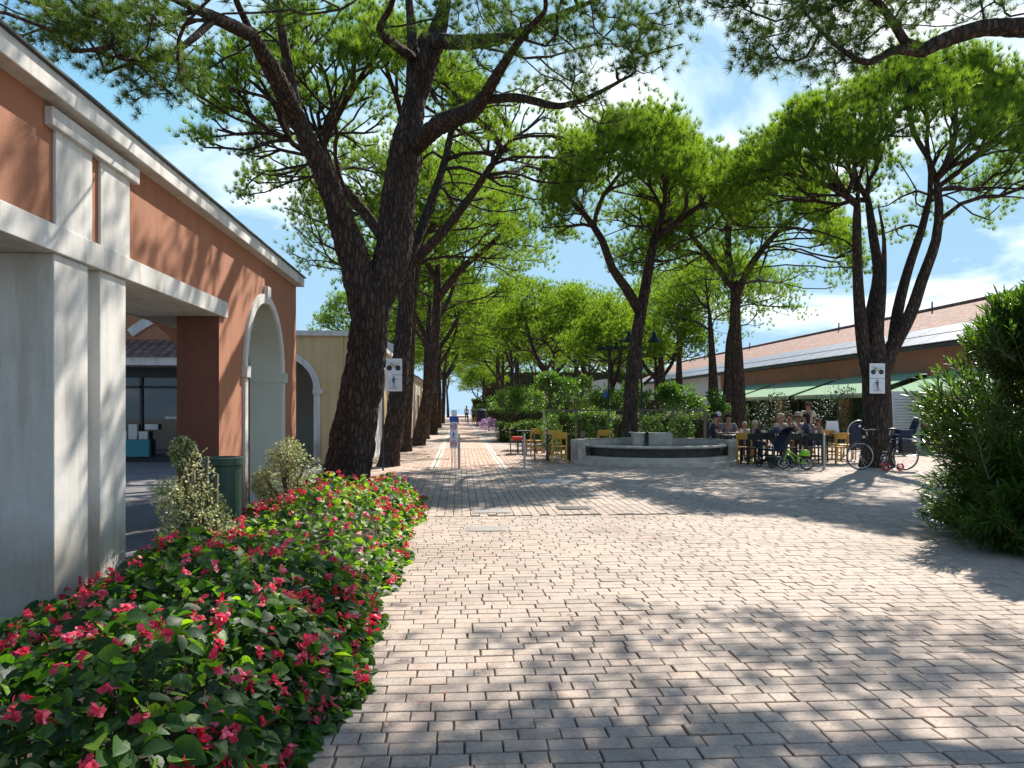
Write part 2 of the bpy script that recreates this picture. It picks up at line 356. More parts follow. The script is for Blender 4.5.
skyc = mixc(nt, skyb, (3.6, 4.2, 4.6), hz)
nt.links.new(mixc(nt, skyc, (8.0, 8.1, 8.2), mask), bg.inputs['Color'])
sl = bpy.data.lights.new('sun', 'SUN'); sl.energy = 5.0; sl.angle = R(.53); sl.color = (1, .935, .84)
so = bpy.data.objects.new('sun', sl); COL.objects.link(so)
sd = Vector((math.sin(R(SUN_AZ))*math.cos(R(SUN_EL)), math.cos(R(SUN_AZ))*math.cos(R(SUN_EL)), math.sin(R(SUN_EL))))
so.rotation_euler = sd.to_track_quat('Z', 'Y').to_euler()
cam = bpy.data.cameras.new('camera'); co = bpy.data.objects.new('camera', cam); COL.objects.link(co); scene.camera = co
co.location = (0, 0, EYE); co.rotation_euler = (R(90), 0, -YAW); cam.sensor_width = 36; cam.lens = F/1024*36; cam.shift_y = 24/1024; cam.clip_end = 3000; cam.clip_start = .05
vs = scene.view_settings; vs.view_transform = 'Standard'; vs.look = 'None'; vs.exposure = .9; vs.gamma = 1
scene.cycles.max_bounces = 6; scene.cycles.diffuse_bounces = 3; scene.cycles.transmission_bounces = 4; scene.cycles.glossy_bounces = 2; scene.cycles.use_denoising = True
# ------------------------------------------------------------------ ground
def sheet(name, x0, x1, y0, y1, z, mat):
    o = MB().add([(x0, y0, z), (x1, y0, z), (x1, y1, z), (x0, y1, z)], [(0, 1, 2, 3)]).build(name, mat); tag(o, kind='structure'); return o
sheet('ground', -1500, 1500, -60, 1500, -.06, M['groundfar'])
sheet('sea', -1500, 1500, 170, 1495, -.05, M['sea'])
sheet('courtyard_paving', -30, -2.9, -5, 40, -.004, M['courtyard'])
sheet('paving_bed', -2.9, 26, -5, 46, -.014, M['mortar'])
sheet('plaza', -8, 40, 28, 170, -.0005+.0, M['plazafar'])
sheet('path', -.56, 1.0, 28.02, 165, .004, M['pathfar'])
def pavers():
    P = []; 
    def row_x(y, x0, x1, pink=0, h=.118):
        x = x0-random.random()*.2
        while x < x1:
            wd = random.choice([.12, .17, .2, .2, .215, .23]) if y < 11 else .205
            P.append((x+wd/2, y, wd, h, 0, pink)); x += wd
    def row_y(x, y0, y1, pink=0, h=.122):
        y = y0-random.random()*.2
        while y < y1:
            P.append((x, y+.103, h, .206, 1, pink)); y += .206
    y = 1.6
    while y < 10.55: row_x(y, -.9, 12); y += .118
    y2 = 10.55
    while y2 < 28: row_x(y2, 3.62, 18); y2 += .118
    x = -2.84
    while x < 3.6:
        if not (-.74 < x < -.56) and not (1.0 < x < 1.16): row_y(x, 10.7, 28, 0)
        else: row_y(x, 10.7, 18.4, 0)
        x += .122
    A = np.array(P); n = len(A)
    pink = np.where((A[:, 0] > -.56) & (A[:, 0] < 1.0) & (A[:, 1] > 18.5), 1.0, .0)
    pink = np.where((A[:, 0] <= -.56) & (A[:, 1] > 11) | (A[:, 0] > 1) & (A[:, 0] < 3.6) & (A[:, 1] > 18.5), .5, pink)
    cx, cy = A[:, 0], A[:, 1]
    k = np.clip((10.4-cy)/3, 0, 1)
    wy = lambda x, y: y-.009*np.maximum(0, x-1.2)**1.6*np.clip((10.4-y)/3, 0, 1)+.005*np.sin(x*1.7+y*.8)*np.clip((10.4-y), 0, 1)
    j = .0044; hx, hy = A[:, 2]/2-j, A[:, 3]/2-j
    jit = rng.normal(0, .0018, (n, 2)); ang = rng.normal(0, .007, n)
    zt = rng.normal(0, .0012, n); tiltx, tilty = rng.normal(0, .008, n), rng.normal(0, .008, n)
    V = np.zeros((n, 12, 3))
    sg = np.array([(-1, -1), (1, -1), (1, 1), (-1, 1)])
    for lev, (ins, dz) in enumerate(((0, -.02), (0, -.003), (.005, 0))):
        for q, (a, b) in enumerate(sg):
            lx = a*(hx-ins); ly = b*(hy-ins)
            X = cx+jit[:, 0]+lx*np.cos(ang)-ly*np.sin(ang); Y = cy+jit[:, 1]+lx*np.sin(ang)+ly*np.cos(ang)
            V[:, lev*4+q, 0] = X; V[:, lev*4+q, 1] = wy(X, Y); V[:, lev*4+q, 2] = dz+zt+(tiltx*lx+tilty*ly if lev else 0)
    T = [(8, 9, 10, 11)]
    for lo in (0, 4):
        for q in range(4): T.append((lo+q, lo+(q+1) % 4, lo+4+(q+1) % 4, lo+4+q))
    T = np.array(T); Fc = (T[None]+(np.arange(n)*12)[:, None, None]).reshape(-1, 4)
    tint = np.repeat(rng.random(n), 9); pk = np.repeat(pink, 9)
    o = npmesh('plaza_pavers', V.reshape(-1, 3), Fc, M['paver'], tint, extra=(('pink', pk),)); tag(o, kind='structure')
pavers()
for x in (-.705, -.60, 1.035, 1.13):
    MB().box(x-.038, x+.038, 18.5, 120, -.01, .007).build('pale_paving_strip', M['strip'])['kind'] = 'structure'
MB().box(-2.86, -.98, .6, 12.3, -.01, .03).build('bed_soil', M['soil'])['kind'] = 'structure'
def cover(px, py, wx, wy, label, kind, mt):
    d = EYE*F/(py-HOR); p = G(px, d)
    o = empty(kind, (p[0], p[1], 0), 0, label, 'drain cover' if 'grate' in kind else 'manhole cover')
    MB().box(-wx/2, wx/2, -wy/2, wy/2, -.01, .006).build('frame', M[mt], o)
    b = MB()
    if kind == 'drain_grate':
        for i in range(9): b.box(-wx/2+.03, wx/2-.03, -wy/2+.04+i*(wy-.08)/9, -wy/2+.055+i*(wy-.08)/9, .0065, .012)
    else: b.box(-wx/2+.03, wx/2-.03, -wy/2+.03, wy/2-.03, .0065, .009)
    b.build('grille' if 'grate' in kind else 'lid', M['iron' if mt != 'strip' else 'slab'], o)
cover(487, 529, .5, .4, 'grey square manhole cover nearest the camera in the sunlit paving', 'manhole_cover', 'iron')
cover(491, 511, .55, .5, 'manhole cover in the tree shade in line with the path', 'manhole_cover', 'iron')
cover(573, 508, .5, .4, 'dark slotted drain grate in the shaded paving', 'drain_grate', 'darkmetal')
cover(559, 481, .95, .75, 'large pale square slab cover in front of the fountain', 'manhole_cover', 'strip')
# ------------------------------------------------------------------ trees
def catmull(P, R_, step):
    P = np.array(P, float); R_ = np.array(R_, float); out = []; ro = []
    for i in range(len(P)-1):
        p0, p1, p2, p3 = P[max(i-1, 0)], P[i], P[i+1], P[min(i+2, len(P)-1)]
        n = max(1, int(np.linalg.norm(p2-p1)/step))
        for k in range(n):
            t = k/n
            out.append(.5*((2*p1)+(-p0+p2)*t+(2*p0-5*p1+4*p2-p3)*t*t+(-p0+3*p1-3*p2+p3)*t**3)); ro.append(R_[i]*(1-t)+R_[i+1]*t)
    out.append(P[-1]); ro.append(R_[-1]); return np.array(out), np.array(ro)
class Tree:
    """stems: list of (points, radii); targets: foliage points; branches grown between them"""
    def __init__(s, base, wander=.12): s.base = np.array([base[0], base[1], 0.0]); s.pos = []; s.par = []; s.rad = []; s.len = []; s.fix = []; s.wt = {}; s.wander = wander
    def stem(s, pts, rad, attach=None, step=.3):
        P, Rr = catmull(pts, rad, step); P = P-s.base; wt = np.clip((1-np.linspace(0, 1, len(Rr)))/.6, 0, 1)
        par = -1
        if s.pos:
            A = np.array(s.pos); par = int(np.argmin(np.linalg.norm(A-P[0], axis=1))) if attach is None else attach
        for i in range(len(P)):
            s.pos.append(P[i]); s.par.append(par); s.fix.append(Rr[i]); s.wt[len(s.pos)-1] = wt[i]; s.len.append(0 if par < 0 else s.len[par]+np.linalg.norm(P[i]-s.pos[par])*.35); par = len(s.pos)-1
        return s
    def grow(s, T, minz, bias=.35, step=.35, sag=.0):
        T = np.array(T)-s.base
        c = np.array(s.pos[0]); ax = np.array([s.pos[0][0], s.pos[0][1]])
        order = np.argsort(np.linalg.norm(T-np.array([0, 0, minz]), axis=1))
        pos = np.zeros((len(s.pos)+len(T)*60, 3)); n = len(s.pos); pos[:n] = np.array(s.pos)
        ln = np.zeros(len(pos)); ln[:n] = s.len
        ok = np.zeros(len(pos), bool); ok[:n] = pos[:n, 2] > minz
        s.tips = []
        for ti in order:
            t = T[ti]; d = np.linalg.norm(pos[:n]-t, axis=1); cost = d+bias*ln[:n]+np.where(ok[:n], 0, 1e6)+np.where(pos[:n, 2] > t[2]+.25, 2.0*(pos[:n, 2]-t[2]), 0)
            a = int(np.argmin(cost)); p0 = pos[a].copy(); D = d[a]
            k = max(2, int(D/step)); par = a
            out = t-p0; side = np.cross(out, [0, 0, 1.0]); w1 = rng.normal(0, s.wander, 3)*D; w2 = rng.normal(0, s.wander*.6, 3)*D
            # leave the parent along its own direction, then turn up
            pd = pos[a]-pos[s.par[a]] if s.par[a] >= 0 else np.array([0, 0, 1.0]); pd = pd/max(np.linalg.norm(pd), 1e-6)
            c1 = p0+pd*D*.22+out*.25+w1+np.array([0, 0, -sag*D]); c2 = p0+out*.7+np.array([0, 0, -.08*D-sag*D])+w2
            for i in range(1, k+1):
                u = i/k; q = (1-u)**3*p0+3*(1-u)**2*u*c1+3*(1-u)*u*u*c2+u**3*t
                if i < k: q = q+rng.normal(0, .02, 3)
                pos[n] = q; ln[n] = ln[par]+np.linalg.norm(q-pos[par]); ok[n] = True
                s.pos.append(q); s.par.append(par); s.fix.append(0.0); s.len.append(ln[n]); par = n; n += 1
                if n >= len(pos)-2: break
            s.tips.append(par)
            if n >= len(pos)-70: break
        return s
    def mesh(s, name, parent, mat, tip=.008, expo=2.3, cap=.2, bark=False, hi=0):
        n = len(s.pos); pos = np.array(s.pos); ch = [[] for _ in range(n)]
        for i, p in enumerate(s.par):
            if p >= 0: ch[p].append(i)
        acc = np.zeros(n); 
        for i in range(n-1, -1, -1):
            a = acc[i] if ch[i] else tip**expo
            acc[i] = a
            if s.par[i] >= 0: acc[s.par[i]] += a
        r = np.minimum(acc**(1/expo), cap); fx = np.array(s.fix); ww = np.array([s.wt.get(i, 0) for i in range(n)]); r = np.where(fx > 0, fx*ww+np.minimum(r, fx)*(1-ww), r); s.r = r
        mb = MB(); started = [i for i in range(n) if s.par[i] < 0]
        for i in range(n):
            if s.par[i] >= 0:
                sib = ch[s.par[i]]; same = [c for c in sib if (fx[c] > 0) == (fx[s.par[i]] > 0)] or sib
                main = max(same, key=lambda c: r[c])
                if i != main: started.append(i)
        for st in started:
            chain = [st]; c = st
            while ch[c]:
                same = [q for q in ch[c] if (fx[q] > 0) == (fx[c] > 0)] or ch[c]
                c = max(same, key=lambda q: r[q]); chain.append(c)
            pts = [pos[i] for i in chain]; rr = [r[i] for i in chain]
            if s.par[st] >= 0: pts = [pos[s.par[st]]]+pts; rr = [min(r[s.par[st]], rr[0]*1.25)]+rr
            if len(pts) < 2: continue
            m = max(rr)
            if bark and m > .09:
                P2, R2 = catmull(pts, rr, .045 if m > .12 else .07); sd = int(max(24, min(88, m*2*math.pi/.035)))
                o0 = len(mb.v); mb.tube(P2, R2, sd)
                for vi in range(o0, len(mb.v)):
                    ring = (vi-o0)//sd; 
                    v = Vector(mb.v[vi]); cc = Vector(P2[min(ring, len(P2)-1)]); dr = v-cc; L = dr.length
                    if L < 1e-5: continue
                    wv = mnoise.noise_vector(v*1.6)*.5
                    q = Vector((v.x*13, v.y*13, v.z*3.6))+wv*1.6
                    ds = mnoise.voronoi(q)[0]; e = min(1.0, (ds[1]-ds[0])/.35)
                    amp = min(.032, L*.13)
                    big = mnoise.noise(v*2.2)*.10*L
                    mb.v[vi] = tuple(cc+dr/L*(L+big+amp*(e-.75)+mnoise.noise(v*22)*amp*.3))
            else:
                sd = 14 if m > .12 else 9 if m > .05 else 6 if m > .02 else 4
                mb.tube(pts, rr, sd, cap=m > .05)
        return mb.build(name, mat, parent, smooth=True)
def needles(P, D, per, L, wd, spread=.75):
    n = len(P); D = unit(D)
    d = unit(np.repeat(D, per, 0)+rng.normal(0, spread, (n*per, 3)))
    b = np.repeat(P, per, 0)+d*.01; ll = (L*rng.uniform(.65, 1.1, n*per))[:, None]
    s = unit(np.cross(d, rng.normal(0, 1, (n*per, 3))))*wd/2
    V = np.stack([b-s, b+s, b+d*ll], 1).reshape(-1, 3)
    Fc = np.arange(len(V)).reshape(-1, 3)
    return V, Fc
def foliage(tips, cr, k, per, L, wd, name, parent, mat, flat=.5, center=None, upw=.7, spread=.75, sunk=0):
    n = len(tips); o = unit(rng.normal(0, 1, (n*k, 3)))*(rng.random((n*k, 1))**(1/2.2)); o[:, 2] *= flat
    P = np.repeat(tips, k, 0)+o*cr; out = P-center
    D = unit(out)*.5+np.array([0, 0, upw])+o*.6
    V, Fc = needles(P, D, per, L, wd, spread)
    t = np.clip(np.repeat(np.repeat(rng.random(n), k)*.45+rng.random(n*k)*.55, per)+rng.normal(0, .08, n*k*per), 0, 1)
    return npmesh(name, V, Fc, mat, t, parent)
def dome(c, Rx, Ry, ztop, zrim, n, thick=1.0, pw=2.0, hollow=0, lump=.5):
    out = []
    ph = rng.random(4)*6.28
    while len(out) < n:
        a = rng.random()*2*math.pi; q = math.sqrt(rng.random())
        if q < hollow and rng.random() < .7: continue
        e = 1+.13*math.sin(3*a+ph[0])+.08*math.sin(7*a+ph[1])
        x, y = c[0]+Rx*q*e*math.cos(a), c[1]+Ry*q*e*math.sin(a)
        nz = mnoise.noise(Vector((x*.55+ph[0]*9, y*.55, ph[1]*3)))
        if nz < -.22 and rng.random() < .8: continue
        z = ztop-(ztop-zrim)*q**pw-rng.random()**1.5*thick+lump*nz*1.6
        out.append((x, y, z))
    return np.array(out)
PINES = 'umbrella pines shading the pedestrian street'
def pine_root(base, label): return empty('umbrella_pine', (base[0], base[1], 0), 0, label, 'tree', PINES)
# --- the twin stemmed pine in the flower bed
B1 = G(347, 14.0); t1 = Tree(B1)
t1.stem([G(344, 14, -.2), W(348, 470, 14), W(356, 420, 14), W(364, 370, 14), W(369, 325, 14), W(360, 278, 14), W(344, 228, 13.9), W(322, 168, 13.7), W(298, 120, 13.5), W(287, 60, 13.2), W(276, 0, 12.9), W(262, -60, 12.4)],
        [.58, .43, .39, .37, .35, .31, .29, .26, .23, .2, .18, .14])
t1.stem([W(366, 345, 14), W(376, 300, 14.1), W(391, 262, 14.2), W(397, 210, 14.3), W(405, 150, 14.4), W(415, 95, 14.6), W(412, 30, 14.8), W(404, -40, 15)], [.3, .34, .35, .31, .31, .27, .22, .17])
t1.stem([W(416, 95, 14.6), W(432, 50, 14.5), W(446, 0, 14.3), W(455, -50, 14)], [.22, .2, .17, .13])
t1.stem([W(296, 118, 13.5), W(272, 70, 12.6), W(252, 35, 12), W(238, 5, 11.5), W(225, -30, 11)], [.18, .16, .14, .12, .09])
t1.stem([W(252, 35, 12), W(215, 18, 11), W(180, 2, 10.3), W(150, -8, 9.6)], [.12, .09, .07, .05])
t1.stem([W(215, 18, 11), W(185, 45, 10.4), W(150, 60, 9.9), W(118, 58, 9.4)], [.06, .045, .035, .02])
t1.stem([W(410, 150, 14.4), W(440, 125, 13.6), W(475, 108, 12.9), W(497, 75, 12.2), W(520, 40, 11.4), W(545, 10, 10.8)], [.19, .17, .15, .12, .1, .07])
t1.stem([W(478, 100, 12.9), W(520, 98, 12.2), W(560, 106, 11.6), W(600, 92, 11), W(635, 72, 10.6)], [.08, .07, .06, .045, .025])
t1.stem([W(425, 40, 14.5), W(470, 42, 13.6), W(510, 36, 12.6), W(560, 14, 11.8), W(610, -5, 11.2)], [.15, .13, .11, .08, .05])
t1.stem([W(415, 60, 14.7), W(395, 45, 13.9), W(380, 30, 13.2), W(390, 8, 12.6), W(398, -20, 12)], [.1, .09, .08, .07, .05])
T = dome((-2.0, 13.0), 6.0, 6.6, 11.8, 6.6, 800, 1.5, 2.0, .25)
keep = []
for p in T:                        # thin the mass where the photo looks through to the tree behind
    rel = p-np.array([0, 0, EYE]); dd = rel@FW; px = 512+F*(rel@RT)/dd; py = HOR-F*rel[2]/dd
    if 215 < px < 430 and py > 12: continue
    if px > 655 or (py > 108 and px > 300) or py > 125: continue
    if px < 218 and py > 88-.12*(200-px): continue
    keep.append(p)
ext = []
for (px, py, sxp, syp, d, n) in ((100, 30, 60, 28, 9.6, 34), (160, 75, 38, 32, 9.9, 26), (55, 18, 35, 20, 9.0, 16), (140, 10, 60, 20, 10.5, 20), (560, 30, 70, 22, 11.3, 26), (640, 45, 35, 32, 10.8, 20), (470, 20, 50, 22, 12.5, 20), (585, 88, 35, 20, 11.2, 8), (300, 8, 45, 16, 12.5, 10)):
    for _ in range(n): ext.append(W(px+rng.normal(0, .6)*sxp, py+rng.normal(0, .6)*syp, d+rng.normal(0, .5)))
T = np.vstack([np.array(keep), np.array(ext)])
t1.grow(T, 5.2, .2, .25)
root = pine_root(B1, 'massive twin-stemmed pine rising from the end of the flower bed')
t1.mesh('trunk', root, M['bark'], .009, 2.4, .15, bark=True)
tips = np.array([t1.pos[i] for i in t1.tips])
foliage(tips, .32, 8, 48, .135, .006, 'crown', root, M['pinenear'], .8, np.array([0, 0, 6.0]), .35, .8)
# --- pine whose limb hangs in from the right
B2 = np.array([9.4, 7.6, 0]); t2 = Tree(B2)
t2.stem([(9.4, 7.6, -.2), (9.3, 7.6, 2), (9.0, 7.7, 4.0), (8.6, 7.8, 5.0), (7.6, 8.0, 5.55), W(1100, 18, 8.1), W(1040, 28, 8.0), W(985, 28, 8), W(945, 40, 8), W(924, 50, 8.0), W(905, 42, 8), W(893, 22, 8), W(880, 4, 8), W(862, -12, 8)],
        [.5, .42, .36, .3, .25, .22, .19, .175, .18, .17, .12, .09, .07, .05])
t2.stem([W(922, 52, 8), W(895, 50, 7.9), W(868, 62, 7.8), W(845, 52, 7.8), W(820, 30, 7.8), W(800, 6, 7.8)], [.06, .045, .035, .03, .025, .018])
t2.stem([(8.6, 7.8, 5.0), (8.0, 7.2, 6.4), (7.2, 6.6, 7.2), (6.2, 6.0, 7.6)], [.22, .17, .12, .07])
T = dome((6.2, 8.4), 4.3, 3.0, 8.8, 7.5, 640, .8, 2, 0)
ext = []
for (px, py, sxp, syp, d, n) in ((800, 8, 60, 14, 8.2, 16), (768, 40, 22, 28, 8.3, 10), (860, 50, 26, 12, 8.0, 8), (735, 5, 28, 8, 8.4, 8), (960, -8, 60, 10, 8.2, 10), (815, 58, 20, 10, 8.2, 6)):
    for _ in range(n): ext.append(W(px+rng.normal(0, .6)*sxp, py+rng.normal(0, .6)*syp, d+rng.normal(0, .35)))
T = np.vstack([T, np.array(ext)]); t2.grow(T, 4.9, .2, .22)
root = pine_root(B2, 'pine mostly beyond the right edge whose gnarled limb reaches across the top corner')
t2.mesh('trunk', root, M['bark'], .007, 2.4, .12, bark=True)
tips = np.array([t2.pos[i] for i in t2.tips])
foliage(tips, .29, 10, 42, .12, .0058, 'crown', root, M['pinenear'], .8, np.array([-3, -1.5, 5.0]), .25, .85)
# --- full mid-distance pines
def mid_pine(base, stems, crown_, ntip, label, minz, cr=.46, k=14, per=30, L=.21, wd=.0105, tip=.018, bark=False, mat='pine', extra=None, wander=.08, bias=.75, flat=.6):
    t = Tree(base, wander)
    for p, r in stems: t.stem(p, r)
    ntip = int(ntip*1.7); k = int(k*1.3); crown = crown_[:3]+(crown_[3]-.25, crown_[4]+.35, crown_[5]*.6)+crown_[6:]
    T = dome(*crown[:1], *crown[1:5], ntip, *crown[5:])
    if extra is not None: T = np.vstack([T, extra])
    t.grow(T, minz, bias, .4)
    root = pine_root(base, label)
    t.mesh('trunk', root, M['bark'], tip, 2.35, .16, bark=bark)
    tips = np.array([t.pos[i] for i in t.tips])
    foliage(tips, cr, k, per, L, wd, 'crown', root, M[mat], flat, np.array([0, 0, minz]), 1.05, .45)
    return root
# R1, with the pictogram sign
b = G(877, 19.4); d = 19.4
mid_pine(b, [([G(877, d, -.2), W(877, 450, d), W(877, 410, d), W(876, 372, d), W(876, 335, d), W(882, 295, d), W(884, 240, d), W(878, 205, d)], [.5, .38, .35, .33, .23, .17, .14, .11]),
    ([W(872, 385, d), W(864, 350, d), W(859, 300, 19.2), W(857, 250, 19), W(857, 205, 18.8)], [.2, .17, .145, .12, .09]),
    ([W(872, 360, d), W(871, 320, 19.7), W(878, 275, 20), W(873, 235, 20.4), W(868, 200, 20.8)], [.2, .17, .14, .12, .08]),
    ([W(882, 372, d), W(892, 348, d), W(910, 315, 19.3), W(922, 280, 19.2), W(936, 240, 19), W(939, 205, 18.8), W(936, 180, 18.6)], [.22, .19, .155, .14, .115, .1, .07]),
    ([W(893, 347, d), W(898, 310, 19.8), W(908, 270, 20.2), W(922, 228, 20.5), W(930, 195, 20.8)], [.15, .14, .12, .1, .07])],
    ((b[0]+.9, b[1]+.4), 4.3, 3.5, 10.9, 7.1, 1.5, 2.2), 270, 'multi-stemmed pine with bicycle leaning on it and pictogram sign on its trunk', 4.6, .52, 18)
# M1 behind the fountain
b = G(629, 23.5); d = 23.5
mid_pine(b, [([G(628, d, -.2), W(629, 440, d), W(632, 380, d), W(637, 335, d), W(645, 290, d), W(652, 250, d), W(662, 215, d)], [.30, .25, .215, .20, .18, .15, .11]),
    ([W(640, 312, d), W(626, 288, 23.2), W(612, 268, 22.9), W(602, 240, 22.7), W(585, 215, 22.5), W(570, 200, 22.3)], [.17, .15, .13, .11, .09, .06]),
    ([W(654, 240, d), W(680, 220, 23.2), W(700, 205, 23)], [.12, .1, .07])],
    ((b[0]+.2, b[1]-.9), 3.1, 4.0, 10.2, 7.3, 1.6, 2.1), 200, 'pine with a slanting side limb standing behind the stone fountain', 4.9, .55, 18)
# M2
b = G(740, 27.5); d = 27.5
mid_pine(b, [([G(741, d, -.2), W(740, 430, d), W(737, 370, d), W(735, 320, d), W(735, 290, d), W(728, 250, d), W(730, 215, d)], [.34, .28, .245, .22, .18, .13, .1]),
    ([W(735, 300, d), W(748, 270, 27), W(770, 240, 26.6), W(795, 215, 26.2)], [.15, .13, .1, .07]),
    ([W(735, 290, d), W(715, 265, 27.6), W(695, 240, 27.8), W(680, 222, 28)], [.14, .12, .1, .07])],
    ((b[0]+.2, b[1]), 4.0, 4.0, 11.0, 6.6, 1.5, 2.2), 240, 'tall straight pine beside the seated cafe guests, left of the awnings', 4.6, .6, 17)
# T2 second in the left row
b = G(389, 19.6); d = 19.6
mid_pine(b, [([G(387, d, -.2), W(389, 462, d), W(396, 410, d), W(401, 360, d), W(405, 310, d), W(408, 270, d), W(410, 240, d), W(412, 200, d), W(420, 160, 20)], [.38, .27, .235, .225, .215, .2, .18, .15, .11]),
    ([W(408, 285, d), W(385, 240, 19.2), W(355, 200, 18.8), W(320, 165, 18.4), W(290, 140, 18)], [.15, .13, .11, .09, .06]),
    ([W(408, 275, d), W(370, 222, 20.5), W(345, 190, 21), W(325, 150, 21.5), W(318, 115, 22)], [.14, .12, .1, .08, .06]),
    ([W(410, 265, d), W(440, 235, 19.2), W(468, 200, 19), W(492, 165, 18.6), W(510, 140, 18.4)], [.14, .12, .1, .08, .06]),
    ([W(410, 260, d), W(430, 205, 20.5), W(445, 160, 21), W(455, 110, 21.6)], [.14, .12, .1, .07])],
    ((b[0]-.35, b[1]), 4.7, 4.8, 11.6, 7.5, 1.6, 2.2), 330, 'second pine of the left row with wide fan of branches, behind the hanging bicycle sign', 4.8, .42, 9, bark=True, tip=.021)
# T3, T4
b = G(404, 26.3); d = 26.3
mid_pine(b, [([G(404, d, -.2), W(404, 440, d), W(407, 390, d), W(410, 340, d), W(413, 290, d), W(418, 250, d)], [.32, .26, .22, .20, .17, .12])],
    ((b[0]-.3, b[1]), 4.0, 3.6, 11.0, 7.0, 1.5, 2.2), 150, 'upright pine half hidden behind the second pine of the left row', 4.8, .6, 12)
b = G(418, 30.5); d = 30.5
mid_pine(b, [([G(415, d, -.2), W(419, 440, d), W(428, 395, d), W(434, 345, d), W(437, 300, d), W(438, 260, d), W(441, 215, d)], [.42, .30, .24, .21, .19, .16, .11]),
    ([W(437, 300, d), W(460, 270, 30), W(490, 245, 29.5), W(520, 215, 29), W(530, 195, 28.6)], [.16, .14, .11, .08, .05]),
    ([W(438, 285, d), W(420, 250, 30), W(405, 225, 29.6)], [.12, .1, .07])],
    ((b[0]+1.0, b[1]), 3.9, 4.0, 12.2, 7.2, 1.8, 2.1), 200, 'pine leaning right over the path, its trunk flaring at the base of the left row', 4.6, .6, 12, tip=.014)
# --- far pines: three prototypes, copied
def proto_pine(h, rx, rim, ntip, seed, label, lean=.3, zfork=.45, cr=.75):
    z = h*zfork; b = np.array([0, 0, 0.0])
    return mid_pine(b, [([(0, 0, -.2), (0, 0, .2), (lean*.3, 0, z*.5), (lean*.6, .1, z), (lean, .1, z*1.35)], [.32, .235, .19, .16, .11]),
        ([(lean*.6, .1, z), (rx*.35, rx*.2, z*1.35), (rx*.6, rx*.3, h*.82)], [.14, .1, .06]),
        ([(lean*.6, .1, z*.95), (-rx*.3, -rx*.25, z*1.35), (-rx*.55, -rx*.4, h*.82)], [.14, .1, .06])],
        ((lean, 0), rx, rx, h, rim, 1.8, 2.2), ntip, label, z*.85, cr, 15, 16, .24, .024, .02)
pa = proto_pine(11.2, 3.9, 7.0, 110, 1, 'a')
pb = proto_pine(10.2, 3.5, 6.2, 100, 2, 'b', -.4)
pc = proto_pine(8.6, 3.1, 5.0, 110, 3, 'c', .2, .38)
far = [(pa, -1.7, 37, 0.3, 1, 'fifth pine of the left row, just past the leaning one'), (pb, -1.5, 43, 2, 1, 'sixth pine along the left wall of the path'), (pa, -1.7, 50, 4, 1, 'seventh pine down the left row'),
 (pb, -1.6, 57, 5, 1.02, 'eighth pine down the left row'), (pa, -1.8, 65, 1, 1, 'ninth pine down the left row'), (pb, -1.7, 74, 3, 1, 'tenth pine down the left row'), (pa, -1.9, 85, 0, 1, 'pine near the far end of the left row'), (pb, -2.2, 98, 2.2, 1.1, 'last pine of the left row'),
 (pc, 4.9, 41, 0, 1.0, 'dense round-headed pine right of the path with straight slim trunk'), (pa, 3.9, 52, 1, .95, 'pine just behind the round-headed one on the right of the path'), (pb, 7.4, 49, 2.5, .95, 'pine right of the round-headed one, behind the street lamps'),
 (pa, 4.4, 63, 3.6, .95, 'pine right of the path well behind the round-headed one'), (pb, 9.6, 60, 4, 1, 'far pine over the middle of the hedge'), (pc, 4.2, 76, 4.2, 1.25, 'small far pine on the right edge of the path'), (pa, 8.2, 74, 5, 1, 'far pine seen between middle trunks'),
 (pb, 13.5, 58, .6, .9, 'far pine left of the white building wall'), (pa, 12.5, 72, 1.7, .9, 'far pine against the sky left of the long roof'), (pa, 4.6, 90, 2.9, 1, 'pine near the far right end of the path'), (pb, 9.5, 92, 0, 1.1, 'pine in the far background behind the hedges'),
 (pc, 16.5, 68, 1.9, 1.1, 'low pine by the white end of the long building'), (pb, 14.5, 88, 2, 1.1, 'far background pine left of the roof ridge'), (pa, 19.5, 95, 3, 1, 'far background pine behind the roof ridge'), (pb, 3.7, 108, 0, 1, 'farthest pine right of the path opening'),
 (pa, -3.5, 112, 0, 1.1, 'farthest pine left of the path opening'), (pb, -7.5, 70, 0, 1, 'pine behind the walls left of the row'), (pa, -6.5, 52, 1.3, .9, 'pine rising behind the pink wall'), (pb, 24, 104, 3, 1, 'pine beyond the end of the long building'),
 (pc, 10.6, 40, 3, .92, 'small pine behind the lamp post, right of the pine by the fountain'), (pc, 7.0, 34.5, 1, .78, 'young low pine behind the hedge left of the fountain pine'),
 (pb, -1.9, 122, 1, .95, 'tiny distant pine on the left of the bright gap at the path end'), (pc, 2.9, 96, 1, .9, 'small round distant pine right of the bright gap'), (pc, 3.1, 126, 2, .95, 'tiny distant pine on the right of the bright gap at the path end')]
for i, (p, x, y, rz, sc, lb) in enumerate(far):
    copy_thing(p, (x, y, 0), rz, lb, sc)
copy_thing(pa, (-2.4, -2.6, 0), 0, 'unseen pine added behind the viewpoint on the left to cut sky light'); copy_thing(pb, (4.5, -8.5, 0), 2, 'unseen pine added behind the viewpoint on the right to cut sky light'); copy_thing(pa, (-7.5, -6.0, 0), 4, 'unseen pine added behind the viewpoint by the arcade to cut sky light')  # unseen pines added to dim the sky fill on the near piers
for p in (pa, pb, pc):
    for c in list(p.children): bpy.data.objects.remove(c)
    bpy.data.objects.remove(p)
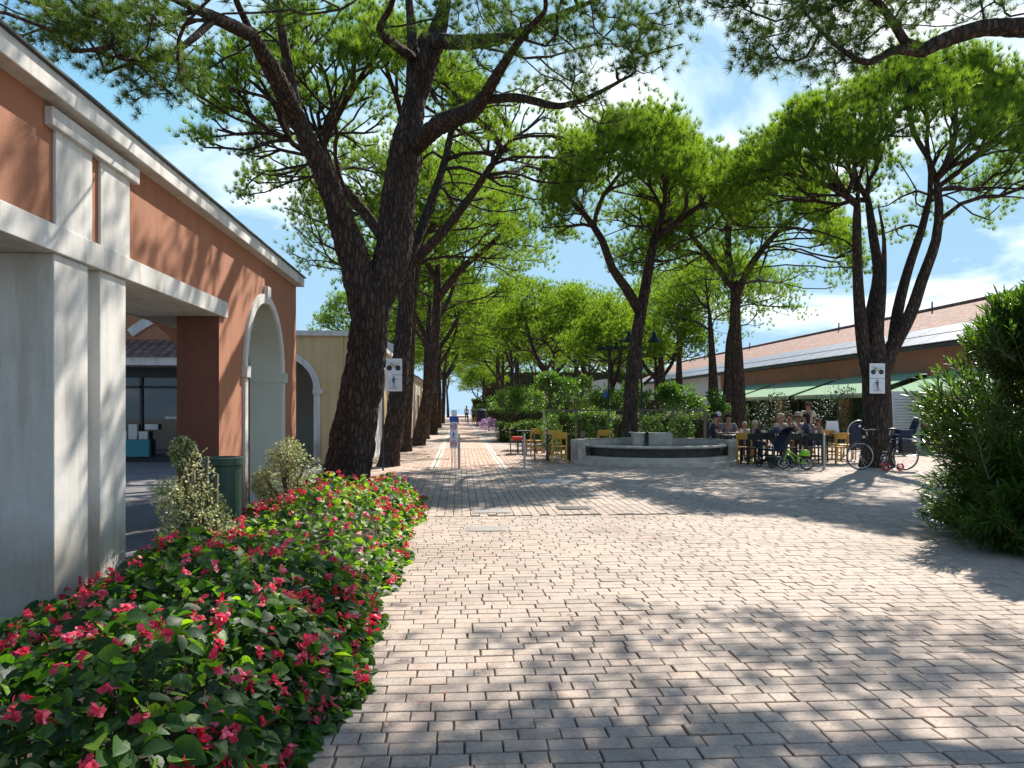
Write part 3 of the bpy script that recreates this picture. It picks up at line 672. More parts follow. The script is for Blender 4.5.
# the pair of double trunks behind the cafe
def twin(px, d, h, label, dx=.3, rx=3.4, rim=6.0):
    b = G(px, d)
    mid_pine(b, [([(b[0]-dx, b[1], -.2), (b[0]-dx*1.2, b[1], 2), (b[0]-dx*1.6, b[1], h*.5), (b[0]-dx*2, b[1], h*.66)], [.3, .26, .2, .12]),
        ([(b[0]-dx, b[1], .3), (b[0]+dx, b[1], 2), (b[0]+dx*1.3, b[1], h*.5), (b[0]+dx*2.5, b[1]-.3, h*.68)], [.24, .24, .18, .1])],
        ((b[0], b[1]), rx, rx, h, rim, 1.5, 2.2), 130, label, h*.42, .7, 14, 14, .2, .024, .015)
twin(721, 37, 9.6, 'double-trunked pine behind the tall straight one, in front of the white wall')
twin(671, 44, 9.6, 'double-trunked pine with spreading lower boughs left of the white wall', .4, 3.9, 6.4)
# ------------------------------------------------------------------ left arcade building
XF, XW, XI = -2.80, -2.828, -3.31          # front of the portal, wall face, wall back
Yp = lambda px, X=XF: YX(px, X)
def arch_pts(yc, r, zs, n=20): return [(yc+r*math.cos(math.pi-math.pi*i/n), zs+r*math.sin(math.pi-math.pi*i/n)) for i in range(n+1)]
def wall_with_arch(b, x0, x1, y0, y1, z1, yc, r, zs, rev=1):
    """wall slab between planes x0 (front) and x1 (back) with an arched opening; b.m 0 wall, rev for the reveal"""
    A = arch_pts(yc, r, zs)
    for x, flip in ((x0, 0), (x1, 1)):
        vs = [(x, y0, 0), (x, yc-r, 0), (x, yc-r, zs), (x, y0, z1), (x, yc+r, 0), (x, y1, 0), (x, y1, z1), (x, yc+r, zs)]
        b.m = 0
        b.add([(x, y0, 0), (x, yc-r, 0), (x, yc-r, zs), (x, yc-r, z1), (x, y0, z1)], [(0, 1, 2, 3, 4)])
        b.add([(x, yc+r, 0), (x, y1, 0), (x, y1, z1), (x, yc+r, z1), (x, yc+r, zs)], [(0, 1, 2, 3, 4)])
        for i in range(len(A)-1):
            b.add([(x, *A[i]), (x, *A[i+1]), (x, A[i+1][0], z1), (x, A[i][0], z1)], [(0, 1, 2, 3)])
    b.m = rev
    prof = [(yc-r, 0)]+A+[(yc+r, 0)]
    for i in range(len(prof)-1):
        b.add([(x0, *prof[i]), (x1, *prof[i]), (x1, *prof[i+1]), (x0, *prof[i+1])], [(0, 1, 2, 3)])
    b.m = 0
    b.add([(x0, y0, z1), (x1, y0, z1), (x1, y1, z1), (x0, y1, z1)], [(0, 1, 2, 3)])
    b.add([(x0, y1, 0), (x1, y1, 0), (x1, y1, z1), (x0, y1, z1)], [(0, 1, 2, 3)])
    b.add([(x0, y0, 0), (x1, y0, 0), (x1, y0, z1), (x0, y0, z1)], [(0, 1, 2, 3)])
def ring(b, x0, x1, yc, r0, r1, zs, zb=0, n=28):
    A, Bq = arch_pts(yc, r0, zs, n), arch_pts(yc, r1, zs, n)
    for i in range(n):
        vs = [(x, *q) for x in (x0, x1) for q in (A[i], A[i+1], Bq[i+1], Bq[i])]
        b.add(vs, [(0, 1, 2, 3), (7, 6, 5, 4), (0, 4, 5, 1), (2, 6, 7, 3)])
def swapxy(b):      # mirror x<->y, for walls that face the camera
    b.v = [(y, x, z) for x, y, z in b.v]; return b
Y1, Y2, Y3, Y4 = [YX(q, -2.82) for q in (54, 88, 100, 126)]
YJ = YX(219, XW); YE = YX(296, XW); ZL, ZT, ZE = 2.58, 2.77, 3.60
yc = (YX(245.5, XW)+YX(281, XW))/2; ra = (YX(281, XW)-YX(245.5, XW))/2
arc = empty('arcade_building', (0, 0, 0), 0, 'terracotta arcade building with white stone portal and tall arch beside the flower bed', 'building')
b = MB(); wall_with_arch(b, XW, XI, YJ, YE, ZE+.02, yc, ra, 2.02)
b.m = 2; b.add([(XW-.001, YJ-.003, 0), (XI, YJ-.003, 0), (XI, YJ-.003, ZL), (XW-.001, YJ-.003, ZL)], [(0, 1, 2, 3)]); b.m = 0  # shade on the camera-facing orange jamb painted as a dark red sheet
b.box(XI, XW, -3, YJ-.004, ZL+.1, ZE+.02)
b.box(XI, XW, -3, .4, 0, ZL+.1)
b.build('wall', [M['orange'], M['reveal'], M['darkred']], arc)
# inside walls of the arcade, seen through the openings
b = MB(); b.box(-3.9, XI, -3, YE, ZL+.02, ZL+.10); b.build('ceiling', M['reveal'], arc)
b = MB(); b.box(XW-.001, XF+.012, -3, Yp(228, XF+.012), ZL, ZT); b.box(XI-.45, XW-.0015, -3, YJ-.006, ZL-.001, ZL+.098); b.build('lintel', M['white'], arc, bevel=.006)
for (ya, yb) in ((Y1, Y2), (Y3, Y4)):
    MB().box(XI-.35 if ya == Y1 else XI+.05, XF-.02, ya, yb, 0, ZL-.002).build('pier', M['white'], arc, bevel=.008)
MB().box(XI-.3, XF-.10, Y2-.001, Y3+.001, 0, ZL-.004).build('pier', M['white'], arc)
for px0, px1 in ((56, 92.5), (101, 130)):
    MB().box(XW+.001, XF, Yp(px0), Yp(px1), ZT-.004, ZE-.16).build('pilaster', M['white'], arc, bevel=.006)
MB().box(XW+.001, XF+.035, Yp(53, XF+.035), Yp(140, XF+.035), ZE-.17, ZE-.04).build('pilaster_cap', M['white'], arc, bevel=.008)
b = MB(); b.box(XW-.02, XW+.13, -3, YE+.06, ZE+.0, ZE+.15)
b.build('cornice', M['white'], arc, bevel=.006)
b = MB(); b.box(XW-.05, XW+.16, -3, YE+.09, ZE+.152, ZE+.168); b.build('gutter', M['gutter'], arc)
MB().add([(XW+.12, -3, ZE+.182), (XW+.12, YE+.05, ZE+.182), (-9, YE+.05, ZE+1.7), (-9, -3, ZE+1.7)], [(0, 1, 2, 3)]).build('roof', M['tile'], arc)
b = MB(); ring(b, XW-.002, XW+.035, yc, ra-.001, ra+.13, 2.02)
b.box(XW-.002, XW+.035, yc-ra-.13, yc-ra, .02, 2.02); b.box(XW-.002, XW+.035, yc+ra, yc+ra+.13, .02, 2.02)
b.build('arch_moulding', M['white'], arc)
b = MB(); b.box(XW, XW+.07, yc-.09, yc+.09, 2.0+ra, 2.26+ra); b.build('keystone', M['white'], arc, bevel=.006)
for s in (-1, 1):
    y0, y1 = (yc-ra-.17, yc-ra+.012) if s < 0 else (yc+ra-.012, yc+ra+.17)
    MB().box(XI+.05, XW+.07, y0, y1, 1.9, 2.05).build('impost', M['reveal'] if s > 0 else M['white'], arc, bevel=.005)
# inner cross wall with an arch, deep in the arcade
YB = YE-.5
b = MB(); wall_with_arch(b, YB+.0, YB+.4, -9.3, XI-.0, ZL+.0+.9, -6.0, 1.7, 1.5); swapxy(b)
b.build('inner_wall', [M['orange'], M['reveal']], arc)
# --- shop behind the courtyard
pi_ = math.pi
shop = empty('shop', (-8, 22, 0), 0, 'shop with dark glazed front and tiled canopy across the courtyard behind the arcade', 'shop')
MB().box(-6, 1.0, .0, 4, 0, 4.6).build('wall', M['orange'], shop)
b = MB(); b.box(-5.5, .9, -.06, -.003, .15, 2.35); b.build('shopfront', M['glass'], shop)
b = MB()
for x in (-5.5, -3.9, -2.3, -.92, .55): b.box(x, x+.07, -.12, -.062, .1, 2.4)
b.box(-5.5, .9, -.12, -.062, 0, .14); b.box(-5.5, .9, -.12, -.062, 2.05, 2.12); b.box(-5.5, .9, -.14, -.062, 2.35, 2.62)
b.build('window_frame', M['darkmetal'], shop)
MB().box(-5.8, .95, -1.25, -.004, 2.64, 2.86).build('canopy_fascia', M['white'], shop)
MB().add([(-5.8, -1.32, 2.87), (.95, -1.32, 2.87), (.95, .0, 3.42), (-5.8, .0, 3.42), (-5.8, -1.32, 2.862), (.95, -1.32, 2.862), (.95, 0, 2.862), (-5.8, 0, 2.862)], [(0, 1, 2, 3), (0, 4, 5, 1), (1, 5, 6, 2), (0, 3, 7, 4)]).build('canopy_roof', M['tilex'], shop)
b = MB(); ARC = [(.8+r*math.cos(a), 1.2+r*math.sin(a)) for r in (3.0, 3.26) for a in np.linspace(.87, pi_-.87, 21)]
for i in range(20): b.add([(x, *ARC[q]) for x in (-.05, -.002) for q in (i, i+1, i+22, i+21)], [(0, 1, 2, 3), (7, 6, 5, 4), (0, 4, 5, 1), (2, 6, 7, 3)])
swapxy(b); b.build('arch_moulding', M['white'], shop)
b = MB(); b.box(.25, .38, -.2, -.13, .1, 2.3); b.build('door_post', M['white'], shop)
MB().box(-1.5, -.6, -.30, -.145, .15, .62).build('display_plinth', cloth('teal', (.05, .22, .24)), shop)
b = MB(); [b.box(-1.45+i*.28, -1.22+i*.28, -.26, -.15, .63+.0, .85+.2*(i % 2)) for i in range(3)]; b.box(-1.9, -1.55, -.20, -.15, 1.0, 1.9); b.box(-.75, -.4, -.2, -.15, .9, 1.05); b.box(-.2, .4, -.2, -.15, 1.2, 1.26); b.build('display_goods', M['white'], shop)
# --- yellow building with arch
yb = empty('yellow_building', (-2.65, 20.6, 0), 0, 'ochre yellow building with white-edged arch beyond the arcade, behind the big trunk', 'building')
b = MB(); wall_with_arch(b, 0, .45, -3.9, -.46, 3.42, -2.12, .88, 1.98); swapxy(b)
b.build('front_wall', [M['yellow'], M['cream']], yb)
b = MB(); b.box(-.45, 0, .0, 10.6, 0, 3.42); b.build('side_wall', M['yellow'], yb)
b = MB(); b.box(-3.9, -.45, .0, .45, 3.0, 3.418) if False else b.box(-4, -.46, 3.6, 3.8, 0, 3.4); b.build('back_wall', M['reveal'], yb)
b = MB(); ring(b, -.04, -.002, -2.12, .879, 1.05, 1.98); b.box(-.04, -.002, -3.17, -3.0, .02, 1.98); b.box(-.04, -.002, -1.24, -1.07, .02, 1.98); swapxy(b); b.build('arch_moulding', M['white'], yb)
MB().box(-3.25, -2.98, -.07, .2, 1.88, 2.02).build('impost', M['white'], yb); MB().box(-1.26, -1.0, -.07, .2, 1.88, 2.02).build('impost', M['white'], yb)
b = MB(); b.box(-4.0, .12, -.12, 10.7, 3.422, 3.56); b.build('cornice', M['white'], yb, bevel=.01)
MB().box(-3.9, -.5, .5, 10.5, 3.57, 3.62).build('roof', M['tile'], yb)
for y0, y1, mt in ((.9, 1.5, 'whitewall'), (2.6, 5.6, 'whitewall'), (7.4, 9.4, 'whitewall')):
    MB().box(.003, .05, y0, y1, 0, 2.5 if y1-y0 < 1 else 2.75).build('shutter_panel', M[mt], yb)
# --- far street walls on the left
def street_building(y0, y1, h, wallm, label, gable=False, openings=()):
    o = empty('street_building', (-2.65, y0, 0), 0, label, 'building', 'low buildings lining the left of the path'); L = y1-y0
    MB().box(-4, 0, 0, L, 0, h).build('wall', M[wallm], o)
    MB().box(-4.1, .15, -.05, L+.05, h+.003, h+.1).build('cornice', M['white'], o)
    MB().add([(.22, -.1, h+.105), (.22, L+.1, h+.105), (-2, L+.1, h+.75), (-2, -.1, h+.75), (.22, -.1, h+.16), (.22, L+.1, h+.16), (-2, L+.1, h+.8), (-2, -.1, h+.8)], [(4, 5, 6, 7), (0, 1, 5, 4), (0, 4, 7, 3), (1, 2, 6, 5)]).build('roof', M['tile'], o)
    if gable:
        MB().plate([(0, 0), (2.4, 0), (2.4, 4.3), (1.2, 4.9), (0, 4.3)], (-2.3, L*.55, 0), (1, 0, 0), (0, 0, 1), -2.0).build('gable_tower', M['whitewall'], o)
    for ya, yb_, m2 in openings:
        MB().box(.003, .04, ya, yb_, .0, 2.3).build('door_panel', M[m2], o)
    return o
street_building(31.4, 44, 3.15, 'pinkwall', 'pale pink low building with tiled roof beyond the yellow one', True, ((1.5, 3.0, 'whitewall'), (5, 6.5, 'cream')))
street_building(44.6, 58, 3.2, 'cream', 'cream low building farther along the left of the path', False, ((3, 4.4, 'darkred'),))
street_building(58.5, 78, 3.3, 'pinkwall', 'long pink building in the distance behind the left row of trunks', False)
street_building(79, 108, 3.3, 'orange2', 'last building of the left side near the end of the path', False)
# ------------------------------------------------------------------ long building on the right
XR = 18.0; ZR = 3.9; yA, yB, yC = 19.0, 51.5, 79.0
lb = empty('long_building', (XR, 0, 0), 0, 'long low terracotta building with solar roof and green awnings behind the cafe', 'building')
bays = [(YX(854+72, 18), YX(854+4, 18)), (YX(850, 18), YX(789, 18)), (YX(787, 18), YX(749, 18))]
bays = [(21.0, 26.6), (28.2, 34.1), (35.1, 41.4), (42.4, 48.3)]
b = MB(); prev = yA
for y0, y1 in bays:
    b.box(0, .4, prev, y0, 0, ZR-.55); prev = y1
b.box(0, .4, prev, yB, 0, ZR-.55); b.box(-.005, .4, yA, yB, 2.86, ZR-.15); 
b.box(.0, 12, yA-.3, yA, 0, ZR-.2)
b.build('wall', M['orange2'], lb)
MB().box(2.6, 2.8, yA, yB, 0, 3).build('inner_wall', M['darkred'], lb)
for i, (y0, y1) in enumerate(bays):
    g = MB().box(.25, .28, y0, y1, .75, 2.8).build('window', M['glass'], lb)
    f = MB(); n = 4
    for k in range(n+1): f.box(.17, .245, y0+(y1-y0-.07)*k/n, y0+(y1-y0-.07)*k/n+.07, 0, 2.82)
    f.box(.17, .245, y0, y1, .68, .76); f.build('frame', M['darkred'], g)
    MB().box(.2, .3, y0, y1, 0, .74).build('parapet', M['greenmetal'], lb)
    a0, a1 = y0-.15, y1+.15
    b = MB(); b.add([(-.03, a0, 2.93), (-.03, a1, 2.93), (-2.5, a1, 2.08), (-2.5, a0, 2.08), (-2.51, a1, 1.9), (-2.51, a0, 1.9), (-.03, a0, 2.90), (-.03, a1, 2.90), (-2.48, a1, 2.05), (-2.48, a0, 2.05)], [(0, 1, 2, 3), (3, 2, 4, 5), (6, 7, 8, 9)])
    aw = npmesh('awning', np.array(b.v), np.array(b.f), M['awning'], np.full(3, .5), lb)
    MB().box(-2.55, -2.515, a0, a1, 2.0, 2.07).build('front_bar', M['white'], aw)
MB().box(-.42, -.305, yA, yC, ZR-.16, ZR-.02).build('gutter', M['gutter'], lb)
MB().box(-.004, 11.9, yB+.003, yC, 0, ZR-.02).build('white_wall', M['whitewall'], lb)
b = MB(); b.plate([(0, 0), (7, 0), (7, 3.0), (5.6, 3.5), (4.6, 4.25), (3.5, 4.45), (2.4, 4.25), (1.4, 3.5), (0, 3.0)], (-6.8, 76.5, 0), (1, 0, 0), (0, 0, 1), -2.0); b.build('curved_gable', M['whitewall'], lb)
RZ = 6.28
b = MB(); b.add([(-.3, yA-.2, ZR-.02), (-.3, yC, ZR-.02), (5, yC, RZ), (5, yA-.2, RZ), (12, yC, ZR), (12, yA-.2, ZR), (-.3, yA-.2, ZR-.1), (-.3, yC, ZR-.1), (5, yC, RZ-.15), (5, yA-.2, RZ-.15)], [(0, 1, 2, 3), (3, 2, 4, 5), (0, 6, 7, 1), (6, 0, 3, 9), (1, 7, 8, 2)]); b.build('roof', M['tile'], lb)
b = MB(); b.tube([(5, yA-.2, RZ+.02), (5, yC, RZ+.02)], .11, 8); b.build('roof_ridge', M['tilex'], lb)
slope = (RZ-ZR)/5.3
def onroof(x, dz=0): return ZR-.02+(x+.3)*slope+dz
pm = None
for row in range(2):
    for k in range(33):
        y0 = yA+.6+k*1.72; x0 = -.31+row*1.02; x1 = x0+.98
        if pm is None:
            q = MB(); q.box(-.0, 1, 0, 1.68, 0, .04); pm = q.build('solar_panel', M['solarframe'], lb)
            gl = MB(); gl.add([(.02, .02, .043), (.98, .02, .043), (.98, 1.66, .043), (.02, 1.66, .043)], [(0, 1, 2, 3)]); glo = gl.build('solar_cells', M['solar'], pm); pn = pm
        else:
            pn = pm.copy(); COL.objects.link(pn); pn.parent = lb; g2 = glo.copy(); COL.objects.link(g2); g2.parent = pn
        pn.location = (x0, y0, onroof(x0, .05)); pn.rotation_euler = (0, -math.atan(slope), 0)
for y in (24.5, 29, 35, 44, 58, 68):
    MB().tube([(4.6, y, RZ-.4), (4.6, y, RZ+.32)], .04, 6).build('vent_pipe', M['gutter'], lb)
MB().box(3.4, 4.4, 20.0, 21.4, 4.4, 6.2).build('chimney', M['whitewall'], lb)
# white timber screen by the first bay
sc = empty('white_screen', (*G(906, 26)[:2], 0), R(8), 'white slatted timber screen standing behind the big leaning bicycle', 'screen')
b = MB(); b.box(-.55, -.47, -.03, .03, 0, 2.0); b.box(.47, .55, -.03, .03, 0, 2.0); b.box(-.55, .55, -.03, .03, 2.0, 2.07); b.box(-.55, .55, -.03, .03, 0.1, .16); b.build('frame', M['whitewall'], sc)
b = MB(); [b.box(-.468, .468, -.015, .015, .2+i*.1, .285+i*.1) for i in range(18)]; b.build('slat_panel', M['signwhite'], sc)
# ------------------------------------------------------------------ fountain
C0 = G(654, 20.9)
ft = empty('fountain', (C0[0], C0[1], 0), -YAW, 'semicircular grey stone fountain with wide overhanging basin and square spout block', 'fountain')
A_, B_ = 2.12, 1.75
b = MB(); b.lathe([(0, .10), (.98, .10), (1.0, .085), (1.0, .0)], n=48, sx=A_+.12, sy=B_+.02); b.lathe([(.9, .22), (.94, .22), (.95, .2), (.95, .1)], n=48, sx=A_, sy=B_); b.lathe([(0, .222), (.9, .22)], n=48, sx=A_, sy=B_); b.build('base_step', M['stone'], ft)
b = MB(); b.lathe([(.82, .22), (.84, .45)], n=48, sx=A_, sy=B_); b.build('basin_drum', M['stoneshade'], ft)
b = MB(); b.lathe([(.84, .44), (.91, .455), (.925, .475), (.925, .505), (.91, .52), (.86, .525), (.85, .50), (.85, .48)], n=48, sx=A_, sy=B_, a0=math.pi*.98, a1=math.pi*2.02); b.build('basin_rim', M['stone'], ft)
b = MB(); b.lathe([(0, .488), (.85, .488)], n=48, sx=A_, sy=B_); b.build('water', M['water'], ft)
b = MB(); a0, a1 = -.12, math.pi+.12
b.lathe([(.93, .0), (.93, .61), (.92, .63), (1.06, .63), (1.08, .61), (1.08, .0)], n=36, sx=A_, sy=B_*.75, a0=a0, a1=a1)
for a in (a0, a1):
    vs = [(r*A_*math.cos(a), r*B_*.75*math.sin(a), z) for r, z in ((.93, 0), (1.08, 0), (1.08, .61), (1.06, .63), (.92, .63))]; b.add(vs, [(0, 1, 2, 3, 4)])
for z in (.24, .47): pass
b.build('back_wall', M['stone'], ft)
for s in (-1, 1):
    b = MB(); x0 = s*A_*1.0
    for k in range(3): b.box(min(x0, x0-s*.20)-.0, max(x0, x0-s*.20), -.45, -.1, .205*k+.004, .205*k+.195)
    b.box(min(x0, x0-s*.20)+.015, max(x0, x0-s*.20)-.015, -.435, -.1, .0, .6); b.build('end_pier', M['stone'], ft)
b = MB(); b.box(-.48, .62, .55, .95, .3, .80); b.build('spout_block', M['stone'], ft, bevel=.02)
b = MB(); b.box(-.16, -.06, .47, .548, .5, .79); b.tube([(-.11, .56, .77), (-.11, .50, .84), (-.11, .42, .81)], .03, 8); b.build('spout', M['black'], ft)
# ------------------------------------------------------------------ street things
BOLL = 'steel bollards in a row across the path'
for px, lb_ in ((459, 'steel bollard right beside the prohibition sign on the path'), (524.5, 'steel bollard left of the yellow chairs'), (824, 'steel bollard standing in front of the cafe tables near the bicycle')):
    p = G(px, 18.6); o = MB().lathe([(0, 0), (.045, 0), (.045, .02), (.03, .02), (.03, .84), (.026, .87), (0, .875)], n=14).build('bollard', M['steel'], smooth=False, loc=(p[0], p[1], 0)); tag(o, lb_, 'bollard', BOLL)
def picto_bike(par, x, z, s, y, accent='pictyel'):
    b = MB()
    for dx in (-.27, .27):
        b.plate([(dx*s+.17*s*math.cos(a*math.pi/8), -.1*s+.17*s*math.sin(a*math.pi/8)) for a in range(16)], (x, y, z), (1, 0, 0), (0, 0, 1), .004)
    b.quadbox((x-.27*s, y-.002, z-.1*s), (x-.1*s, y-.002, z+.2*s), .08*s, .004); b.quadbox((x-.38*s, y-.002, z+.25*s), (x-.08*s, y-.002, z+.14*s), .08*s, .004); b.quadbox((x-.12*s, y-.002, z+.16*s), (x+.27*s, y-.002, z-.08*s), .07*s, .004)
    b.quadbox((x+.1*s, y-.002, z+.14*s), (x+.38*s, y-.002, z+.2*s), .05*s, .004); b.quadbox((x-.1*s, y-.002, z+.24*s), (x+.02*s, y-.002, z+.24*s), .07*s, .004)
    b.build('bicycle_pictogram', M['pict'], par)
    MB().plate([(-.12*s, .1*s), (.12*s, .1*s), (.06*s, -.08*s), (-.04*s, -.08*s)], (x, y-.005, z), (1, 0, 0), (0, 0, 1), .004).build('pictogram_frame', M[accent], par)
def picto_rider(par, x, z, s, y, m='pictteal'):
    b = MB(); b.plate([(.06*s*math.cos(a*math.pi/5), .38*s+.06*s*math.sin(a*math.pi/5)) for a in range(10)], (x, y, z), (1, 0, 0), (0, 0, 1), .004)
    b.plate([(-.09*s, .3*s), (.09*s, .3*s), (.07*s, 0), (-.06*s, 0)], (x, y, z), (1, 0, 0), (0, 0, 1), .004)
    q = lambda a, c, w_: b.quadbox((x+a[0]*s, y-.002, z+a[1]*s), (x+c[0]*s, y-.002, z+c[1]*s), w_*s, .004)
    q((-.06, .27), (-.26, .08), .06); q((.07, .27), (.28, .2), .06); q((-.03, .02), (-.02, -.3), .08); q((.04, .02), (.1, -.3), .08); q((-.22, -.34), (.3, -.34), .09); q((-.24, .1), (-.2, -.34), .03)
    b.build('rider_pictogram', M[m], par)
def two_panel_sign(root, x, z0, w_, y):
    for k, f in ((1, picto_bike), (0, picto_rider)):
        pl = MB().box(x, x+w_, y, y+.008, z0+k*w_*.99, z0+k*w_*.99+w_*.965).build('sign_panel', M['signwhite'], root, bevel=.004)
        f(pl, x+w_/2, z0+k*w_*.99+w_*.5, w_*.95, y-.0005)
p = G(383, 18.2)
sg = empty('bicycle_sign', (p[0], p[1], 0), -YAW, 'white two-panel bicycle and scooter sign on thin black pole, left by the second pine', 'sign', 'bicycle and scooter pictogram signs')
b = MB(); b.tube([(0, .01, 0), (0, .01, 2.68)], .022, 8); b.build('pole', M['black'], sg); two_panel_sign(sg, .06, 1.90, .40, -.03)
p = G(877.6, 18.92)
sg = empty('bicycle_sign', (p[0], p[1], 1.86), -YAW, 'white two-panel bicycle and scooter sign fixed to the multi-stemmed pine trunk', 'sign', 'bicycle and scooter pictogram signs')
two_panel_sign(sg, -.2, 0, .385, 0); MB().box(-.03, .03, .009, .06, .05, .72).build('bracket', M['darkmetal'], sg)
p = G(453.7, 18.5)
sg = empty('prohibition_sign', (p[0], p[1], 0), -YAW, 'narrow white sign with crossed red circles and a blue figure standing mid-path', 'sign')
for x in (-.045, .03): MB().tube([(x, .02, 0), (x, .02, .6)], .012, 6).build('post', M['steel'], sg)
MB().box(-.14, .14, -.1, .12, 0, .012).build('base_plate', M['steel'], sg)
pl = MB().box(-.095, .095, -.012, .008, .52, 1.16).build('sign_panel', M['signwhite'], sg)
MB().box(-.1, .1, -.014, .012, 1.16, 1.30).build('header', M['pictblue'], sg)
MB().box(-.055, .075, -.012, .008, 1.301, 1.45).build('top_plate', M['signwhite'], sg)
for z in (1.05, .64):
    b = MB(); b.tube([(.07*math.cos(a*.39), -.014, z+.07*math.sin(a*.39)) for a in range(16)], .008, 4, closed=True)
    for s in (-1, 1): b.quadbox((-.06*s, -.018, z-.06), (.06*s, -.018, z+.06), .016, .004)
    b.build('crossed_circle', M['pictred'], pl)
    MB().quadbox((-.05, -.0135, z), (.05, -.0135, z), .05, .002).build('pictogram', M['pict'], pl)
picto_rider(pl, 0, .83, .2, -.013, 'pictblue')
# street lamps
def lamp(px, d, h, label, arms=2, al=.42):
    p = G(px, d); o = empty('street_lamp', (p[0], p[1], 0), -YAW, label, 'street lamp', 'dark green street lamps with bell shades')
    b = MB(); b.lathe([(.11, 0), (.11, .1), (.06, .2), (.05, .8), (.035, .85), (.032, h), (0, h+.02)], n=12); b.build('post', M['greenmetal'], o, smooth=False)
    for k in range(arms):
        a = math.pi*2*k/arms; dx, dy = math.cos(a), math.sin(a)
        c = MB(); c.tube([(0, 0, h-.25), (dx*al*.5, dy*al*.5, h+.05), (dx*al*.9, dy*al*.9, h+.10), (dx*al, dy*al, h+.02)], .018, 6); am = c.build('arm', M['greenmetal'], o)
        s = MB(); s.lathe([(0, 0), (.05, -.0), (.07, -.1), (.12, -.2), (.24, -.33), (.25, -.36), (.2, -.36), (.1, -.22), (0, -.2)], (dx*al, dy*al, h+.02), 14); s.build('lamp_shade', M['greenmetal'], am, smooth=True)
    return o
lamp(641.5, 25.5, 4.05, 'tall dark street lamp with two bell shades just right of the fountain pine')
l = lamp(608.5, 33, 4.35, 'street lamp with clustered shades left of the fountain pine', 4, .36)
MB().box(-.22, -.08, -.06, .02, 1.95, 2.25).build('notice_plate', M['pictblue'], l)
lamp(569, 48, 4.6, 'small distant street lamp over the hedge, left of the clustered one', 2)
# litter bin by the arcade
p = G(222, 8.45); o = empty('litter_bin', (p[0], p[1], 0), 0, 'dark green round litter bin behind the variegated shrubs', 'bin')
MB().lathe([(0, 0), (.2, 0), (.205, .05), (.205, .88), (.0, .88)], n=24).build('bin_body', M['binplastic'], o, smooth=False)
MB().lathe([(.206, .86), (.222, .87), (.222, .95), (.2, .955), (.19, .9), (0, .9)], n=24).build('rim', M['binplastic'], o)
# fence behind the fountain
fx0, fx1 = G(544, 25.2), G(705, 25.2); L = np.linalg.norm(fx1-fx0)
fe = empty('garden_fence', (fx0[0], fx0[1], 0), -YAW, 'thin post and rail fence in front of the hedge behind the fountain', 'fence')
MB().box(0, L, -.03, .03, 1.40, 1.45).build('top_rail', M['woodgrey'], fe)
for k in range(6):
    x = L*k/5; MB().box(x-.04, x+.04, -.04, .04, 0, 1.40).build('post', simple('post_paint', (.3, .32, .28), .7) if k == 0 and 'pp' not in M else M['woodgrey'], fe)
bx = MB().box(-.2, .2, -.2, .2, 0, .78).build('planter', M['greenmetal'], loc=tuple(G(629, 22.9)), bevel=.02); tag(bx, 'dark green box standing against the trunk behind the fountain', 'planter box')
# far column, bench
p = G(481.5, 62); o = MB().lathe([(0, 0), (.42, 0), (.42, 1.25), (.46, 1.3), (.3, 1.42), (0, 1.45)], n=16).build('advertising_column', M['navy'], loc=(p[0], p[1], 0)); tag(o, 'dark blue round column far down the right edge of the path', 'column')
p = G(463, 72); o = empty('barrier', (p[0], p[1], 0), 0, 'dark low barrier crossing the far end of the path', 'barrier')
MB().box(-.5, .55, -.03, .03, .6, .72).build('rail', M['darkmetal'], o)
for x in (-.45, .48): MB().box(x-.04, x+.04, -.04, .04, 0, .6).build('post', M['darkmetal'], o)
# ------------------------------------------------------------------ plants
def blob_points(n, ell, shell=.35):
    """points in the outer part of a union of ellipsoids (cx,cy,cz,rx,ry,rz), with outward normals"""
    P = []; Q = []
    vol = np.array([e[3]*e[4]+e[3]*e[5] for e in ell]); vol = vol/vol.sum()
    while sum(map(len, P)) < n:
        i = rng.choice(len(ell), p=vol); e = np.array(ell[i]); k = 400
        u = unit(rng.normal(0, 1, (k, 3))); r = 1-shell*rng.random((k, 1))**1.5
        wob = 1+.10*np.sin(u[:, :1]*5+i)+.08*np.sin(u[:, 1:2]*7+i*2)+.07*np.sin(u[:, 2:3]*9+i)
        p = e[:3]+u*r*e[3:6]*wob; ins = np.zeros(k, bool)
        for j, f in enumerate(ell):
            if j != i: ins |= (((p-np.array(f[:3]))/np.array(f[3:6]))**2).sum(1) < .55
        ok = ~ins & (p[:, 2] > .03); P.append(p[ok]); Q.append(unit(u/e[3:6])[ok])
    return np.vstack(P)[:n], np.vstack(Q)[:n]
DIA = np.array([(0, 0, 0), (-.28, .45, .06), (0, .5, 0), (.28, .45, .06), (0, 1, -.06)]); DIAF = np.array([(0, 2, 1), (0, 3, 2), (1, 2, 4), (2, 3, 4)])
LAN = np.array([(0, 0, 0), (-.075, .3, .02), (0, .32, 0), (.075, .3, .02), (-.06, .68, .0), (0, .7, -.02), (.06, .68, 0), (0, 1, -.09)])
LANF = np.array([(0, 2, 1), (0, 3, 2), (1, 2, 5), (1, 5, 4), (2, 3, 6), (2, 6, 5), (4, 5, 7), (5, 6, 7)])
